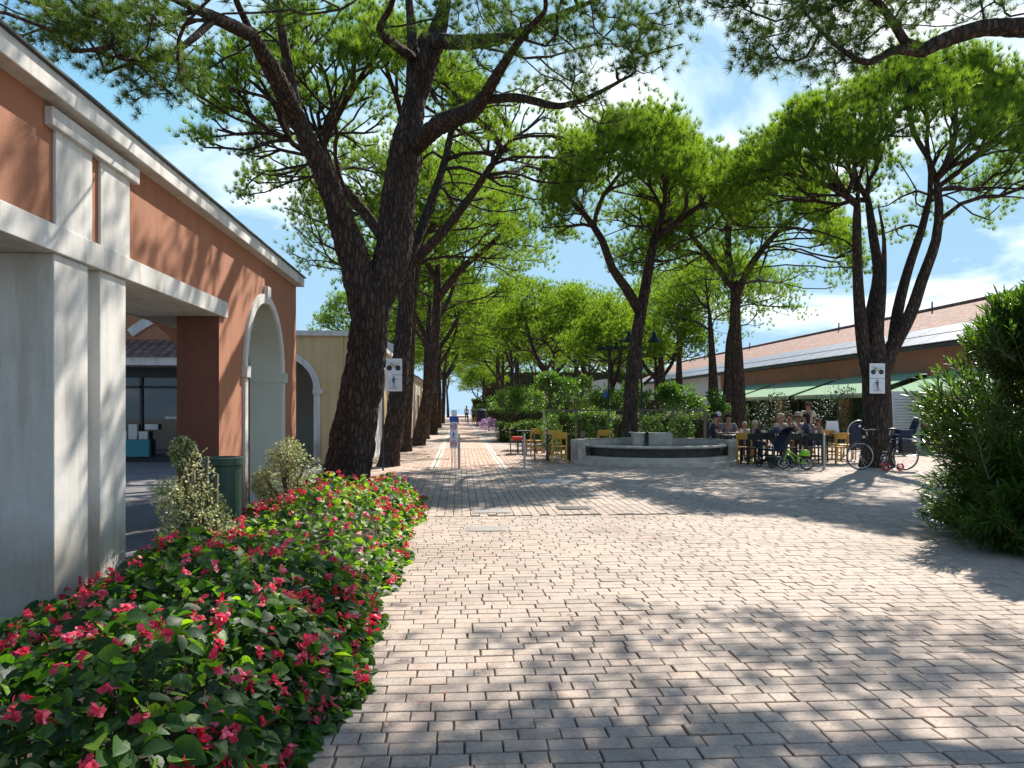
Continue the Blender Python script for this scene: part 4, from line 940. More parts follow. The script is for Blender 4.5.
def leafy(name, parent, mat, n, ell, size, shell=.35, tmpl=(DIA, DIAF), up=.3, seed=0, tints=None):
    P, Q = blob_points(n, ell, shell)
    A = Q*.8+rng.normal(0, .55, P.shape)+np.array([0, 0, up]); Nn = np.array([0, 0, 1.0])+rng.normal(0, .5, P.shape)+Q*.5
    V, Fc = scatter(tmpl[0], tmpl[1], P, A, Nn, size*rng.uniform(.6, 1.15, n))
    cl = .5+.5*np.sin(P[:, 0]*6+seed)*np.sin(P[:, 1]*5+1)*np.sin(P[:, 2]*7)
    t = np.clip(rng.random(n)*.7+cl*.3, 0, 1) if tints is None else tints(n)
    return npmesh(name, V, Fc, mat, np.repeat(t, len(tmpl[1])), parent)
def stems(parent, pts, r, name='stem'):
    b = MB()
    for a, c in pts: b.tube([a, (np.array(a)*.5+np.array(c)*.5)+rng.normal(0, .03, 3), c], [r, r*.8, r*.5], 6)
    return b.build(name, M['stem'], parent, smooth=True)
def bush(kind, pos, ell, n, size, mat, label, cat, group=None, **k):
    o = empty(kind, (pos[0], pos[1], 0), 0, label, cat, group)
    stems(o, [((rng.normal(0, .05), rng.normal(0, .05), 0), tuple(np.array(e[:3])+np.array([0, 0, e[5]*.3]))) for e in ell for _ in range(2)], .03)
    leafy('foliage', o, M[mat], n, ell, size, **k); return o
# oleander at the right: stems carrying whorls of lance leaves
op = np.array([6.66, 7.95]); o = empty('oleander_bush', (op[0], op[1], 0), 0, 'large oleander bush with long narrow leaves at the right edge', 'bush')
P = []; A = []; tw = MB(); nst = 2100
ELL = [(-.6, -.05, 1.8, .8, .9, .8), (-.1, 0, 2.25, .9, .8, .62), (.15, 0, 1.2, 1.5, 1.4, 1.25), (-.15, -.35, .75, 1.1, 1.1, .75), (.6, .1, 2.0, 1.15, 1.1, 1.0), (.15, -.1, 2.35, .6, .5, .6), (-.1, .2, 1.45, 1.15, 1.0, .9), (.3, -.6, .5, 1.3, .9, .6), (-.1, -.3, .38, 1.35, 1.15, .42)]
tp, tq = blob_points(nst, ELL, .42)
for i in range(nst):
    e = tp[i]; q = tq[i]; d_ = unit((q*.75+np.array([0, 0, .75])+rng.normal(0, .22, 3))[None])[0]; Ls = rng.uniform(.35, .6)
    if e[2] < .8: d_ = unit((q+np.array([0, 0, .35])+rng.normal(0, .25, 3))[None])[0]
    s0 = e-d_*Ls; 
    tw.tube([s0, e-d_*Ls*.4+rng.normal(0, .01, 3), e], [.007, .005, .003], 4, cap=False)
    for k in range(9):
        u = k/8; c = s0+(e-s0)*u; a0 = rng.random()*6.28
        for m_ in range(3 if k < 7 else 4):
            a = a0+m_*2.09; s = unit(np.cross(d_, [0.3, .2, 1])[None])[0]; t_ = np.cross(d_, s)
            P.append(c); A.append(d_*(.45+.6*u)+(s*math.cos(a)+t_*math.sin(a))*(1.0-.45*u)+rng.normal(0, .1, 3))
for i in range(420):
    th = rng.uniform(0, 6.28); rr_ = rng.uniform(1.1, 1.5); e = np.array([rr_*math.cos(th)+.1, rr_*math.sin(th), rng.uniform(.06, .75)]); d_ = unit(np.array([[math.cos(th), math.sin(th), rng.uniform(-.1, .6)]])+rng.normal(0, .25, (1, 3)))[0]
    for k in range(8):
        u = k/7; c = e-d_*(1-u)*.4
        for m_ in range(3):
            a = rng.random()*6.28; s = unit(np.cross(d_, [0.3, .2, 1])[None])[0]; t_ = np.cross(d_, s)
            P.append(c); A.append(d_*(.45+.6*u)+(s*math.cos(a)+t_*math.sin(a))*(1.0-.45*u))
P = np.array(P); A = np.array(A); keepm = P[:, 2] > .02; P, A = P[keepm], A[keepm]
V, Fc = scatter(LAN, LANF, P, A, np.array([0, 0, 1.0])+rng.normal(0, .35, P.shape), rng.uniform(.10, .17, len(P)))
npmesh('foliage', V, Fc, M['oleander'], np.repeat(np.clip(rng.random(len(P))*.8+rng.normal(0, .1, len(P)), 0, 1), len(LANF)), o)
tw.build('twig', M['stem'], o)
stems(o, [((rng.normal(0, .25), rng.normal(0, .25), 0), (rng.uniform(-.7, .7), rng.uniform(-.7, .7), rng.uniform(.9, 1.6))) for _ in range(16)], .025)
# variegated shrubs
p = G(194, 6.9); bush('variegated_shrub', p, [(0, 0, .5, .28, .27, .42), (.0, 0, .86, .22, .20, .26), (-.12, .05, 1.10, .11, .11, .12), (.12, 0, 1.02, .11, .11, .12), (.2, .02, .86, .14, .14, .12), (-.2, 0, .72, .16, .16, .14), (.08, 0, .3, .36, .33, .3)], 7000, .040, 'vari', 'upright cream and green variegated shrub rising beside the stone piers', 'shrub', 'variegated shrubs in the flower bed', shell=.6)
p = G(286, 10.1); bush('variegated_shrub', p, [(0, 0, .45, .33, .33, .4), (.02, 0, .85, .26, .26, .22), (-.1, .05, .98, .14, .14, .12), (.25, .02, .7, .2, .2, .2), (-.25, 0, .5, .2, .2, .2)], 5200, .042, 'vari', 'smaller rounded variegated shrub between the litter bin and the big trunk', 'shrub', 'variegated shrubs in the flower bed', shell=.6)
# begonia bed
def bed_height(x, y):
    e = np.clip((-.68-x)/.38, 0, 1)**.55*np.clip((x+2.84)/.9, .25, 1)**.8*np.clip((12.75-y)/.6, 0, 1)**.5*np.clip((y-.5)/.3, 0, 1)
    h = .43+.07*np.sin(x*2.7+y*1.3)+.06*np.sin(y*2.3-x*1.1)+.05*np.sin(x*6+1)*np.sin(y*5)
    return h*e*np.where(y > 8, 1+.0*(y-8), 1)
def bed_pts(n, lo, hi):
    x = rng.uniform(-2.85, -.50, n); y = rng.uniform(.6, 12.8, n)
    near = rng.random(n) < .45; y = np.where(near, rng.uniform(.9, 6.0, n), y)
    edge = rng.random(n) < .16; x = np.where(edge, rng.uniform(-.78, -.50, n), x)
    wv = lambda y: .03+.05*np.sin(y*1.9)+.04*np.sin(y*5.1)-.10*np.clip((5-y)/2, 0, 1)
    x = x-.07+wv(y)
    h = bed_height(x-wv(y), y)
    z = h*rng.uniform(lo, hi, n)+.02
    g = 1e-2; nx = -(bed_height(x+g, y)-bed_height(x-g, y))/(2*g); ny = -(bed_height(x, y+g)-bed_height(x, y-g))/(2*g)
    Nn = np.stack([np.clip(nx, -2, 2), np.clip(ny, -2, 2), np.ones(n)], 1)
    return np.stack([x, y, z], 1), unit(Nn)
def begleaf():
    # lopsided heart, folded along the midrib, tip drooping
    L_ = [(-.02, -.10), (-.22, -.12), (-.42, .05), (-.50, .32), (-.38, .62), (-.16, .88), (0, 1.05)]
    R_ = [(.12, -.06), (.27, .0), (.36, .2), (.36, .42), (.26, .68), (.10, .90)]
    mid = [(0, 0), (0, .3), (0, .6), (0, .85), (0, 1.05)]
    def z(x, y): return .32*abs(x)-.22*max(0, y-.25)**1.5-.25*max(0, abs(x)-.28)+.02*math.sin(y*19)*min(1, abs(x)*4)
    V = [(x, y, z(x, y)) for x, y in mid]+[(x, y, z(x, y)) for x, y in L_[:-1]]+[(x, y, z(x, y)) for x, y in R_]
    m = list(range(5)); l = [5+i for i in range(6)]; r = [11+i for i in range(6)]
    Fc = [(0, 5, 6), (0, 6, 7), (0, 7, 1), (1, 7, 8), (1, 8, 2), (2, 8, 9), (2, 9, 3), (3, 9, 10), (3, 10, 4),
          (0, 12, 11), (0, 13, 12), (0, 1, 13), (1, 14, 13), (1, 2, 14), (2, 15, 14), (2, 3, 15), (3, 16, 15), (3, 4, 16)]
    Fc = [(a, c, b_) for a, b_, c in Fc]
    V = np.array(V, float); V[:, 1] -= .0; return V, np.array(Fc)
BV, BF = begleaf()
P1_, N1_ = bed_pts(12500, .72, 1.12); P2_, N2_ = bed_pts(4500, .15, .75)
P = np.vstack([P1_, P2_]); Nn = np.vstack([N1_, N2_]); n = len(P)
a = rng.random(n)*6.28; A = np.stack([np.cos(a), np.sin(a), rng.normal(-.25, .25, n)], 1)+Nn*np.array([.9, .9, 0])
S = rng.uniform(.038, .088, n)*np.where(P[:, 1] < 5, 1.0, .95); S = np.where(rng.random(n) < .1, S*1.35, S)
Nl = Nn+rng.normal(0, .55, (n, 3))
V, Fc = scatter(BV, BF, P, A, Nl, S)
tl = rng.random(n)*.85; lit_yel = np.clip((P[:, 1]-4.5)/4, 0, 1)*np.clip((P[:, 0]+2.2)/.9, 0, 1); tl = np.where(rng.random(n) < .05+.6*lit_yel, rng.uniform(.85, 1, n), tl)  # strong sunlight on the far leaves painted in as yellow-green tint
midx = np.zeros(len(Fc), int); tint = np.repeat(tl, len(BF))+np.tile(np.array([0, .03, .0, .07, 0, .05, .0, .07, 0]*2), n)*1.6+rng.normal(0, .03, n*len(BF)); Vs, Fs, Ms, Ts = [V], [Fc], [midx], [tint]; off = len(V)
# petals: clusters of drooping flowers on the canopy
PET = np.array([(0, 0, 0), (-.36, .35, .10), (-.42, .75, .02), (0, 1.05, -.1), (.42, .75, .02), (.36, .35, .10), (0, .5, .16)]); PETF = np.array([(0, 6, 1), (1, 6, 2), (2, 6, 3), (3, 6, 4), (4, 6, 5), (5, 6, 0)])
nc = 1350; C, CN = bed_pts(nc, .98, 1.14)
C[:, 2] += rng.uniform(.0, .035, nc)
dens = rng.random(nc) < np.clip(.5+.5*np.clip((C[:, 1]-6)/4, 0, 1)+.3*(C[:, 0] > -1), 0, 1); C = C[dens]; CN = CN[dens]; nc = len(C)
kf = rng.integers(3, 8, nc); Fp = np.repeat(C, kf, 0)+rng.normal(0, .0135, (kf.sum(), 3)); nf = len(Fp)
fax = unit(rng.normal(0, .8, (nf, 3))+np.array([0, 0, .3])+np.repeat(CN, kf, 0)*.5)
PP, AA, NN, SS = [], [], [], []
s1 = unit(np.cross(fax, rng.normal(0, 1, (nf, 3)))); s2 = np.cross(fax, s1)
for j, (c_, s_, sz) in enumerate(((1, 0, 1), (-1, 0, 1), (0, 1, .65), (0, -1, .65))):
    PP.append(Fp); AA.append(s1*c_+s2*s_+fax*rng.uniform(.1, .8, (nf, 1))); NN.append(fax); SS.append(sz*rng.uniform(.018, .031, nf))
V, Fc = scatter(PET, PETF, np.vstack(PP), np.vstack(AA), np.vstack(NN), np.concatenate(SS))
Vs.append(V); Fs.append(Fc+off); Ms.append(np.ones(len(Fc), int)); Ts.append(np.repeat(np.tile(rng.random(nf), 4), len(PETF))); off += len(V)
# fallen petals on the paving
nfp = 26; FP = np.stack([-.55+np.abs(rng.normal(0, .35, nfp)), rng.uniform(2.6, 12, nfp), np.full(nfp, .008)], 1)
V, Fc = scatter(PET*np.array([1, 1, .2]), PETF, FP, np.stack([rng.normal(0, 1, nfp), rng.normal(0, 1, nfp), np.zeros(nfp)], 1), np.tile([0, 0, 1.0], (nfp, 1)), np.full(nfp, .016))
Vs.append(V); Fs.append(Fc+off); Ms.append(np.ones(len(Fc), int)); Ts.append(np.full(len(Fc), .6)); off += len(V)
nl = 700; LP = np.stack([rng.uniform(-.5, 7, nl), 2.5+10*rng.random(nl)**1.3, rng.uniform(.004, .01, nl)], 1); la = rng.uniform(0, 6.28, nl); ld = np.stack([np.cos(la), np.sin(la), 0*la], 1)*rng.uniform(.03, .06, (nl, 1)); lw = np.stack([-np.sin(la), np.cos(la), 0*la], 1)*.0014
LV = np.stack([LP-ld-lw, LP-ld+lw, LP+ld+lw, LP+ld-lw], 1).reshape(-1, 3)
tag(npmesh('pine_litter', LV, np.arange(len(LV)).reshape(-1, 4), M['woodgrey']), 'brown dry pine needles strewn thinly over the paving', 'pine litter', kind='stuff')
# leggy stems
ns = 900; SP, SN = bed_pts(ns, .8, 1.05); sb = SP*1.0; sb[:, 2] = .02; sb[:, :2] += rng.normal(0, .05, (ns, 2))
sd_ = rng.normal(0, 1, (ns, 3)); sd_[:, 2] = 0; sd_ = unit(sd_)*.004
V = np.stack([sb-sd_, sb+sd_, SP+sd_*.6, SP-sd_*.6], 1).reshape(-1, 3); Fq = np.arange(len(V)).reshape(-1, 4)
Fc = np.vstack([Fq[:, [0, 1, 2]], Fq[:, [0, 2, 3]]]); Vs.append(V); Fs.append(Fc+off); Ms.append(np.full(len(Fc), 2)); Ts.append(np.full(len(Fc), .5))
bed = npmesh('begonia_bed', np.vstack(Vs), np.vstack(Fs), [M['begleaf'], M['begflower'], M['stem']], np.concatenate(Ts), midx=np.concatenate(Ms), smooth=True)
tag(bed, 'dense bed of red begonias with dark glossy leaves along the left of the paving', 'flower bed', kind='stuff')
# shrubs and hedges in the middle distance
def hedge(px0, px1, d, h, dep, n, label, mat='hedge', size=.09):
    a, c = G(px0, d), G(px1, d); L = np.linalg.norm(c-a); o = empty('hedge', ((a[0]+c[0])/2, (a[1]+c[1])/2, 0), -YAW, label, 'hedge')
    P = rng.uniform(-1, 1, (n, 3)); face = rng.integers(0, 3, n); 
    P[:, 0] *= L/2; P[:, 1] = np.where(face == 0, -1+rng.random(n)*.15, P[:, 1])*dep/2; P[:, 2] = np.where(face == 1, 1-rng.random(n)*.12, (P[:, 2]+1)/2)*h
    P[:, 2] *= 1+.05*np.sin(P[:, 0]*2.1)+.05*np.sin(P[:, 0]*5)
    P += rng.normal(0, .05, P.shape); P[:, 2] = np.maximum(P[:, 2], .02)
    A = rng.normal(0, 1, P.shape)+np.array([0, -.4, .5]); V, Fc = scatter(DIA, DIAF, P, A, rng.normal(0, .6, P.shape)+np.array([0, -.3, 1]), size*rng.uniform(.6, 1.2, n))
    npmesh('foliage', V, Fc, M[mat], np.repeat(rng.random(n), 4), o); b = MB(); b.box(-L/2+.15, L/2-.15, -dep/2+.15, dep/2-.1, 0, h-.15); b.build('branch_mass', M['soil'], o); return o
hedge(548, 612, 28.5, 1.35, 1.2, 4500, 'sunlit light green hedge behind the fence, left of the fountain pine', 'limeshrub')
hedge(612, 712, 27.2, 1.25, 1.2, 6500, 'darker hedge behind the fountain spout', 'hedge')
hedge(496, 546, 34, .85, 1.6, 3800, 'low rounded hedge at the right edge of the path', 'hedge')
hedge(560, 700, 52, 2.2, 1.5, 7000, 'tall background hedge far behind the fountain', 'hedge', .13)
hedge(486, 560, 60, 1.5, 1.5, 4000, 'background hedge beyond the small lime tree', 'limeshrub', .13)
hedge(690, 745, 33, 1.5, 1.2, 3500, 'hedge screening the white wall behind the tall pine', 'shrub', .1)
hedge(472, 502, 88, 2.6, 2.5, 3000, 'pale green distant hedge beyond the blue column', 'limeshrub', .2)
hedge(484, 640, 105, 6.5, 4, 9000, 'tall distant mass of greenery closing the view right of the path', 'shrub', .4)
hedge(636, 700, 98, 6, 4, 5000, 'tall distant mass of greenery behind the double-trunked pine', 'hedge', .4)
TOP = 'clipped round shrubs along the fence'
for i, (px, d, r, lb_) in enumerate(((551, 24.3, .36, 'round dark clipped shrub at the left end of the fence'), (581, 24.4, .42, 'round dark clipped shrub second from the left fence end'), (600, 24.6, .38, 'dark clipped shrub third along the fence, left of the pine'), (652, 24.6, .42, 'dark clipped shrub directly behind the spout block'), (682, 24.5, .42, 'dark clipped shrub at the right end of the fence'))):
    p = G(px, d); bush('clipped_shrub', p, [(0, 0, .72, r, r, .6), (.05, 0, .3, r*.8, r*.8, .35)], 1300, .07, 'shrub', lb_, 'shrub', TOP)
def small_tree(px, d, z0, z1, r, n, mat, label, size=.13):
    p = G(px, d); o = empty('small_tree', (p[0], p[1], 0), 0, label, 'tree', 'small leafy trees in the garden beds')
    H = (z1-z0)/2; c = (z0+z1)/2
    ell = [(0, 0, c, r*.7, r*.7, H*.8)]+[(rng.uniform(-.55, .55)*r, rng.uniform(-.5, .5)*r, c+rng.uniform(-.5, .6)*H, r*rng.uniform(.35, .5), r*rng.uniform(.35, .5), H*rng.uniform(.3, .5)) for _ in range(6)]
    b = MB(); b.tube([(0, 0, 0), (.03, 0, z0*.6), (0, .02, c)], [.07, .055, .04], 8)
    for e in ell[1:]: b.tube([(0, 0, z0*.9), (e[0]*.5, e[1]*.5, (z0+e[2])/2), e[:3]], [.04, .03, .015], 5)
    b.build('trunk', M['stem'], o, smooth=True); leafy('crown', o, M[mat], n, ell, size, shell=.75, seed=px); return o
small_tree(551, 29, 1.1, 2.85, 1.05, 2600, 'shrub', 'bushy dark green small tree left of the fence with a bent trunk')
small_tree(510, 36, .9, 2.7, .95, 1900, 'limeshrub', 'bright lime green small tree beside the path above the low hedge')
small_tree(685, 28.5, .9, 2.5, .95, 2600, 'shrub', 'leafy green small tree between the lamp post and the tall pine')
small_tree(716, 30, 1.0, 2.3, .6, 1300, 'shrub', 'narrow leafy small tree touching the tall pine trunk')
small_tree(603, 34, 1.0, 2.7, .9, 1600, 'shrub', 'small tree under the clustered street lamp')
small_tree(655, 33, .8, 2.4, .9, 1600, 'shrub', 'small tree behind the two-shade street lamp')
small_tree(578, 44, .9, 3.4, 1.4, 2000, 'limeshrub', 'light green small tree in the far middle, behind the dark bushy one', .16)
small_tree(530, 52, .9, 3.2, 1.4, 1700, 'limeshrub', 'far lime coloured small tree right of the path', .17)
small_tree(632, 50, .9, 3.6, 1.5, 2000, 'shrub', 'far small tree directly behind the fountain pine', .17)
small_tree(502, 78, .5, 3.2, 1.9, 1500, 'limeshrub', 'hazy distant small tree between the blue column and the lime tree', .22)
small_tree(521, 66, .5, 3.4, 1.8, 1500, 'shrub', 'distant dark small tree right of the path behind the lime one', .22)
small_tree(485, 66, .5, 2.0, 1.1, 1100, 'shrub', 'small distant tree by the dark blue column', .17)
p = G(489, 50); bush('flowering_bush', p, [(0, 0, .4, .65, .6, .42)], 900, .09, 'lilac', 'lilac flowering mound at the right edge of the far path', 'bush')
p = G(524, 33); bush('flowering_bush', p, [(0, 0, .5, .9, .5, .42), (.8, 0, .5, .7, .5, .5)], 1200, .08, 'limeshrub', 'pale loose bush behind the low path hedge', 'bush')
M['darkleaf'] = leafmat('dark_leaf', [(0, (.02, .045, .018)), (1, (.05, .08, .04))], .15, .5, (1.6, 1.9, .9), .3)
CAFE = 'plants along the cafe front'
for px, d, h, r, lb_ in ((772, 34, 2.15, .85, 'dark bush under the middle awning, left of the standing man'), (838, 30.5, 2.3, 1.0, 'grey-green bush under the middle awning, right of the standing man'), (860, 31, 1.9, .7, 'small bush left of the pine with the bicycle'), (795, 33, 1.1, .5, 'low bush behind the seated guests')):
    p = G(px, d); bush('cafe_shrub', p, [(0, 0, h*.55, r, r*.8, h*.45), (.3*r, 0, h*.8, r*.6, r*.6, h*.2), (-.4*r, 0, h*.3, r*.7, r*.7, h*.3)], 1500, .10, 'darkleaf', lb_, 'bush', CAFE, shell=.6)
# ------------------------------------------------------------------ cafe furniture
def make_chair(mat='woodyellow'):
    o = empty('cafe_chair', (0, 0, 0)); m = M[mat]
    MB().box(-.21, .21, -.2, .2, .43, .46).build('seat', m, o, bevel=.01)
    b = MB(); b.add([(-.2, -.225, .66), (.2, -.225, .66), (.2, -.255, .84), (-.2, -.255, .84), (-.2, -.20, .66), (.2, -.20, .66), (.2, -.23, .84), (-.2, -.23, .84)], [(0, 1, 2, 3), (7, 6, 5, 4), (0, 4, 5, 1), (1, 5, 6, 2), (2, 6, 7, 3), (3, 7, 4, 0)]); b.build('backrest', m, o, bevel=.006)
    for s in (-1, 1):
        MB().quadbox((s*.19, -.2, .02), (s*.19, -.235, .80), .035, .035).build('leg', m, o)
        MB().quadbox((s*.19, .19, 0), (s*.185, .17, .43), .035, .035).build('leg', m, o)
    b = MB(); b.quadbox((-.19, -.2, .22), (.19, -.2, .22), .02, .03); b.build('stretcher', m, o); MB().quadbox((-.19, .18, .22), (.19, .18, .22), .02, .03).build('stretcher', m, o); return o
def make_table(mat='darkmetal', w_=.7, l_=.7):
    o = empty('cafe_table', (0, 0, 0)); 
    MB().box(-w_/2, w_/2, -l_/2, l_/2, .72, .75).build('tabletop', M[mat], o, bevel=.006)
    for i in (-1, 1):
        for j in (-1, 1): MB().quadbox((i*(w_/2-.04), j*(l_/2-.04), 0), (i*(w_/2-.05), j*(l_/2-.05), .72), .035, .035).build('leg', M[mat], o)
    return o
cy_, cg, ct = make_chair(), make_chair('greenmetal'), make_table()
cd = make_chair('woodgrey')
CH = 'chairs set out around the cafe tables'; used = set()
def put(proto, px, d, face, label, cat='chair', group=CH, z=0):
    p = G(px, d)
    proto_name = proto.name
    if proto_name not in used:
        used.add(proto_name); o = proto; o.location = (p[0], p[1], z); o.rotation_euler = (0, 0, face-YAW); tag(o, label, cat, group)
        return o
    o = copy_thing(proto, (p[0], p[1], z), face-YAW, label, group=group); return o
pi = math.pi
put(cy_, 559, 20.9, 0, 'yellow wooden chair with its back to the viewer left of the fountain')
put(cy_, 555, 22.6, pi, 'yellow chair facing the viewer, beyond the dark table left of the fountain')
put(cy_, 534, 24.6, .35, 'yellow chair farther back by the bollard, near the path hedge')
put(cy_, 601, 23.2, .3, 'yellow chair whose top shows above the left part of the fountain wall')
put(cy_, 746, 20.4, -.5, 'yellow chair just right of the fountain end')
put(cy_, 757, 21.6, pi*.8, 'yellow chair between the fountain end and the pushchair')
put(cy_, 836, 20.7, pi*.1, 'yellow chair on the right side of the guest group, back to the bollard')
put(cy_, 846, 21.8, pi*.45, 'yellow chair beside the arched chalkboard')
put(cy_, 806, 22.6, pi, 'yellow chair behind the table among the seated guests')
put(cy_, 829, 22.4, pi*.9, 'yellow chair with pale seat behind the steel bollard')
put(cd, 517, 24.6, -pi*.5, 'weathered grey chair with a pink cloth, left of the far yellow chair')
put(cd, 575, 21.8, pi*.55, 'dark chair right of the near yellow chair, close to the fountain wall')
put(cd, 542, 21.6, -pi*.5, 'dark chair on the left side of the table left of the fountain')
put(cg, 751, 20.1, .15, 'dark green chair right of the fountain, in front of the yellow ones')
put(cg, 766, 20.6, -.2, 'dark green chair behind the pushchair')
put(cg, 790, 20.2, .1, 'dark green chair in front of the table beside the small green bicycle')
put(cg, 813, 20.3, -.15, 'dark green chair left of the steel bollard')
TB = 'cafe tables'
put(ct, 558, 21.8, 0, 'dark square table left of the fountain between yellow chairs', 'table', TB)
put(ct, 527, 25.4, 0, 'dark table farther back near the path hedge', 'table', TB)
put(ct, 735, 21.3, 0, 'table at the right end of the fountain with a white paper on it', 'table', TB)
put(ct, 762, 21.2, .1, 'table beside the blond child', 'table', TB)
put(ct, 789, 21.2, 0, 'dark table in front of the couple, left one of the pair', 'table', TB)
put(ct, 812, 21.3, 0, 'dark table in front of the woman in navy, right one of the pair', 'table', TB)
put(ct, 838, 22.8, 0, 'table with white cards by the arched chalkboard', 'table', TB)
def small_box(name, px, d, z, dims, mat, label, cat, rz=0):
    p = G(px, d); x, y, h = dims; o = MB().box(-x/2, x/2, -y/2, y/2, 0, h).build(name, M[mat], loc=(p[0], p[1], z), bevel=min(dims)*.25); o.rotation_euler = (0, 0, rz); return tag(o, label, cat)
small_box('menu_card', 734, 21.2, .7505, (.3, .22, .012), 'signwhite', 'white paper menu lying on the table at the fountain end', 'menu', .3)
small_box('folded_cloth', 517, 24.55, .461, (.34, .3, .12), 'red', 'pink red cloth lying on the weathered grey chair', 'cloth')['label'] = 'pink red cloth heaped on the weathered grey chair'
def glass(px, d, label, mat='signwhite', r=.035, h=.13):
    p = G(px, d); o = MB().lathe([(0, 0), (r*.8, 0), (r, h), (r*.9, h), (r*.7, .01), (0, .01)], n=10).build('drinking_glass', M[mat], loc=(p[0], p[1], .7505), smooth=True); tag(o, label, 'glass')
glass(786, 21.1, 'white cup on the left table of the dark pair'); glass(816, 21.2, 'white cup on the right table of the dark pair'); glass(764, 21.1, 'pale cup on the table beside the blond child'); glass(742, 21.2, 'cup next to the paper menu at the fountain end')
st = empty('menu_board', (*G(833, 22.75)[:2], .7505), -YAW, 'white double card standing on the table by the arched chalkboard', 'menu board')
MB().plate([(-.2, 0), (.2, 0), (.17, .36), (-.17, .36)], (0, .02, 0), (1, 0, 0), (0, .12, 1), .008).build('front_card', M['signwhite'], st)
MB().plate([(-.2, 0), (.2, 0), (.17, .36), (-.17, .36)], (0, .12, 0), (1, 0, 0), (0, -.1, 1), .008).build('rear_card', M['signwhite'], st)
# chalkboard
ck = empty('chalkboard', (*G(860, 21.0)[:2], 0), -YAW+.15, 'arched black pavement chalkboard with chrome hoop frame left of the bicycle', 'sign board')
hoop = [(-.36, 0, 0), (-.34, .03, .75)]+[(-.34*math.cos(a), .04, .86+.3*math.sin(a)) for a in np.linspace(.15, pi-.15, 9)]+[(.34, .03, .75), (.36, 0, 0)]
MB().tube(hoop, .016, 8).build('hoop_frame', M['chrome'], ck, smooth=True)
MB().tube([(-.34, .35, 0), (-.3, .1, .9), (.3, .1, .9), (.34, .35, 0)], .014, 6).build('rear_leg', M['chrome'], ck, smooth=True)
MB().plate([(-.28, .33)]+[(-.28*math.cos(a), .84+.24*math.sin(a)) for a in np.linspace(0, pi, 11)]+[(.28, .33)], (0, .045, 0), (1, 0, 0), (0, 0, 1), -.02).build('board', M['navy'], ck)
MB().lathe([(0, 0), (.035, 0), (.035, .01), (0, .01)], (0, 0, 0), 10).build('emblem', M['signwhite'], ck, loc=(0, .02, 1.0)).rotation_euler = (R(90), 0, 0)
MB().tube([(-.35, .005, .30), (.35, .005, .30)], .012, 6).build('crossbar', M['chrome'], ck)
# ------------------------------------------------------------------ bicycles
def wheel(par, c, r, name='wheel', tyre=.016, spokes=20, hubm='chrome', rimm='chrome'):
    x, z = c
    t = MB().tube([(x+r*math.cos(a), 0, z+r*math.sin(a)) for a in np.linspace(0, 2*pi, 33)[:-1]], tyre, 8, closed=True).build(name, M['rubber'], par, smooth=True)
    MB().tube([(x+(r-tyre*1.3)*math.cos(a), 0, z+(r-tyre*1.3)*math.sin(a)) for a in np.linspace(0, 2*pi, 33)[:-1]], tyre*.6, 6, closed=True).build('rim', M[rimm], t, smooth=True)
    b = MB(); b.tube([(x, -.04, z), (x, .04, z)], .02, 8)
    for k in range(spokes):
        a = 2*pi*k/spokes; b.tube([(x, (-1)**k*.02, z), (x+(r-tyre)*math.cos(a+.1), 0, z+(r-tyre)*math.sin(a+.1))], .0022, 3, cap=False)
    b.build('spokes', M[hubm], t)
    return t
p = G(882.5, 18.35); bk = empty('bicycle', (p[0], p[1], 0), -YAW-.02, 'black adult bicycle with child seat leaning on the signed pine trunk', 'bicycle')
wheel(bk, (-.53, .34), .325); wheel(bk, (.53, .34), .325)
T_ = lambda b, *pts, r=.016: b.tube(list(pts), r, 8)
b = MB(); T_(b, (-.36, 0, .82), (-.34, 0, .7), r=.02); T_(b, (-.34, 0, .72), (.02, 0, .30)); T_(b, (-.35, 0, .80), (.14, 0, .72)); T_(b, (.17, 0, .84), (.02, 0, .30)); 
for s in (-.05, .05): T_(b, (.02, s*.4, .30), (.53, s, .34), r=.009); T_(b, (.14, s*.3, .72), (.53, s, .34), r=.008)
b.build('frame', M['black'], bk, smooth=True)
b = MB()
for s in (-.05, .05): T_(b, (-.35, s*.6, .70), (-.42, s, .55), (-.53, s, .34), r=.010)
b.build('fork', M['black'], bk, smooth=True)
b = MB(); T_(b, (-.36, 0, .82), (-.39, 0, .95), r=.014); T_(b, (-.28, -.28, .97), (-.36, -.24, 1.0), (-.40, -.1, .97), (-.40, .1, .97), (-.36, .24, 1.0), (-.28, .28, .97), r=.013); b.build('handlebar', M['chrome'], bk, smooth=True)
for s in (-1, 1): MB().tube([(-.30, s*.275, .97), (-.2, s*.29, .96)], .02, 8).build('grip', M['black'], bk)
b = MB(); T_(b, (.165, 0, .82), (.195, 0, .97), r=.014); b.build('seat_post', M['chrome'], bk)
b = MB(); b.ball((.25, 0, .99), .11, .085, .03); b.ball((.13, 0, .985), .10, .03, .022); b.build('saddle', M['black'], bk, smooth=True)
b = MB(); b.tube([(.02, -.07, .30), (.02, .07, .30)], .03, 10); b.tube([(.02+.08*math.cos(a), -.05, .30+.08*math.sin(a)) for a in np.linspace(0, 2*pi, 17)[:-1]], .007, 5, closed=True); T_(b, (.02, -.07, .3), (-.06, -.08, .16), r=.01); T_(b, (.02, .07, .3), (.10, .08, .44), r=.01); b.box(-.11, -.02, -.16, -.08, .145, .17); b.box(.06, .15, .08, .16, .43, .455); b.build('crank', M['chrome'], bk)
b = MB()
for s in (-.07, .07): T_(b, (.24, s, .74), (.75, s, .74), r=.007); T_(b, (.7, s, .74), (.53, s, .34), r=.006)
for x in (.3, .45, .6, .74): T_(b, (x, -.07, .74), (x, .07, .74), r=.006)
b.build('rear_rack', M['darkmetal'], bk)
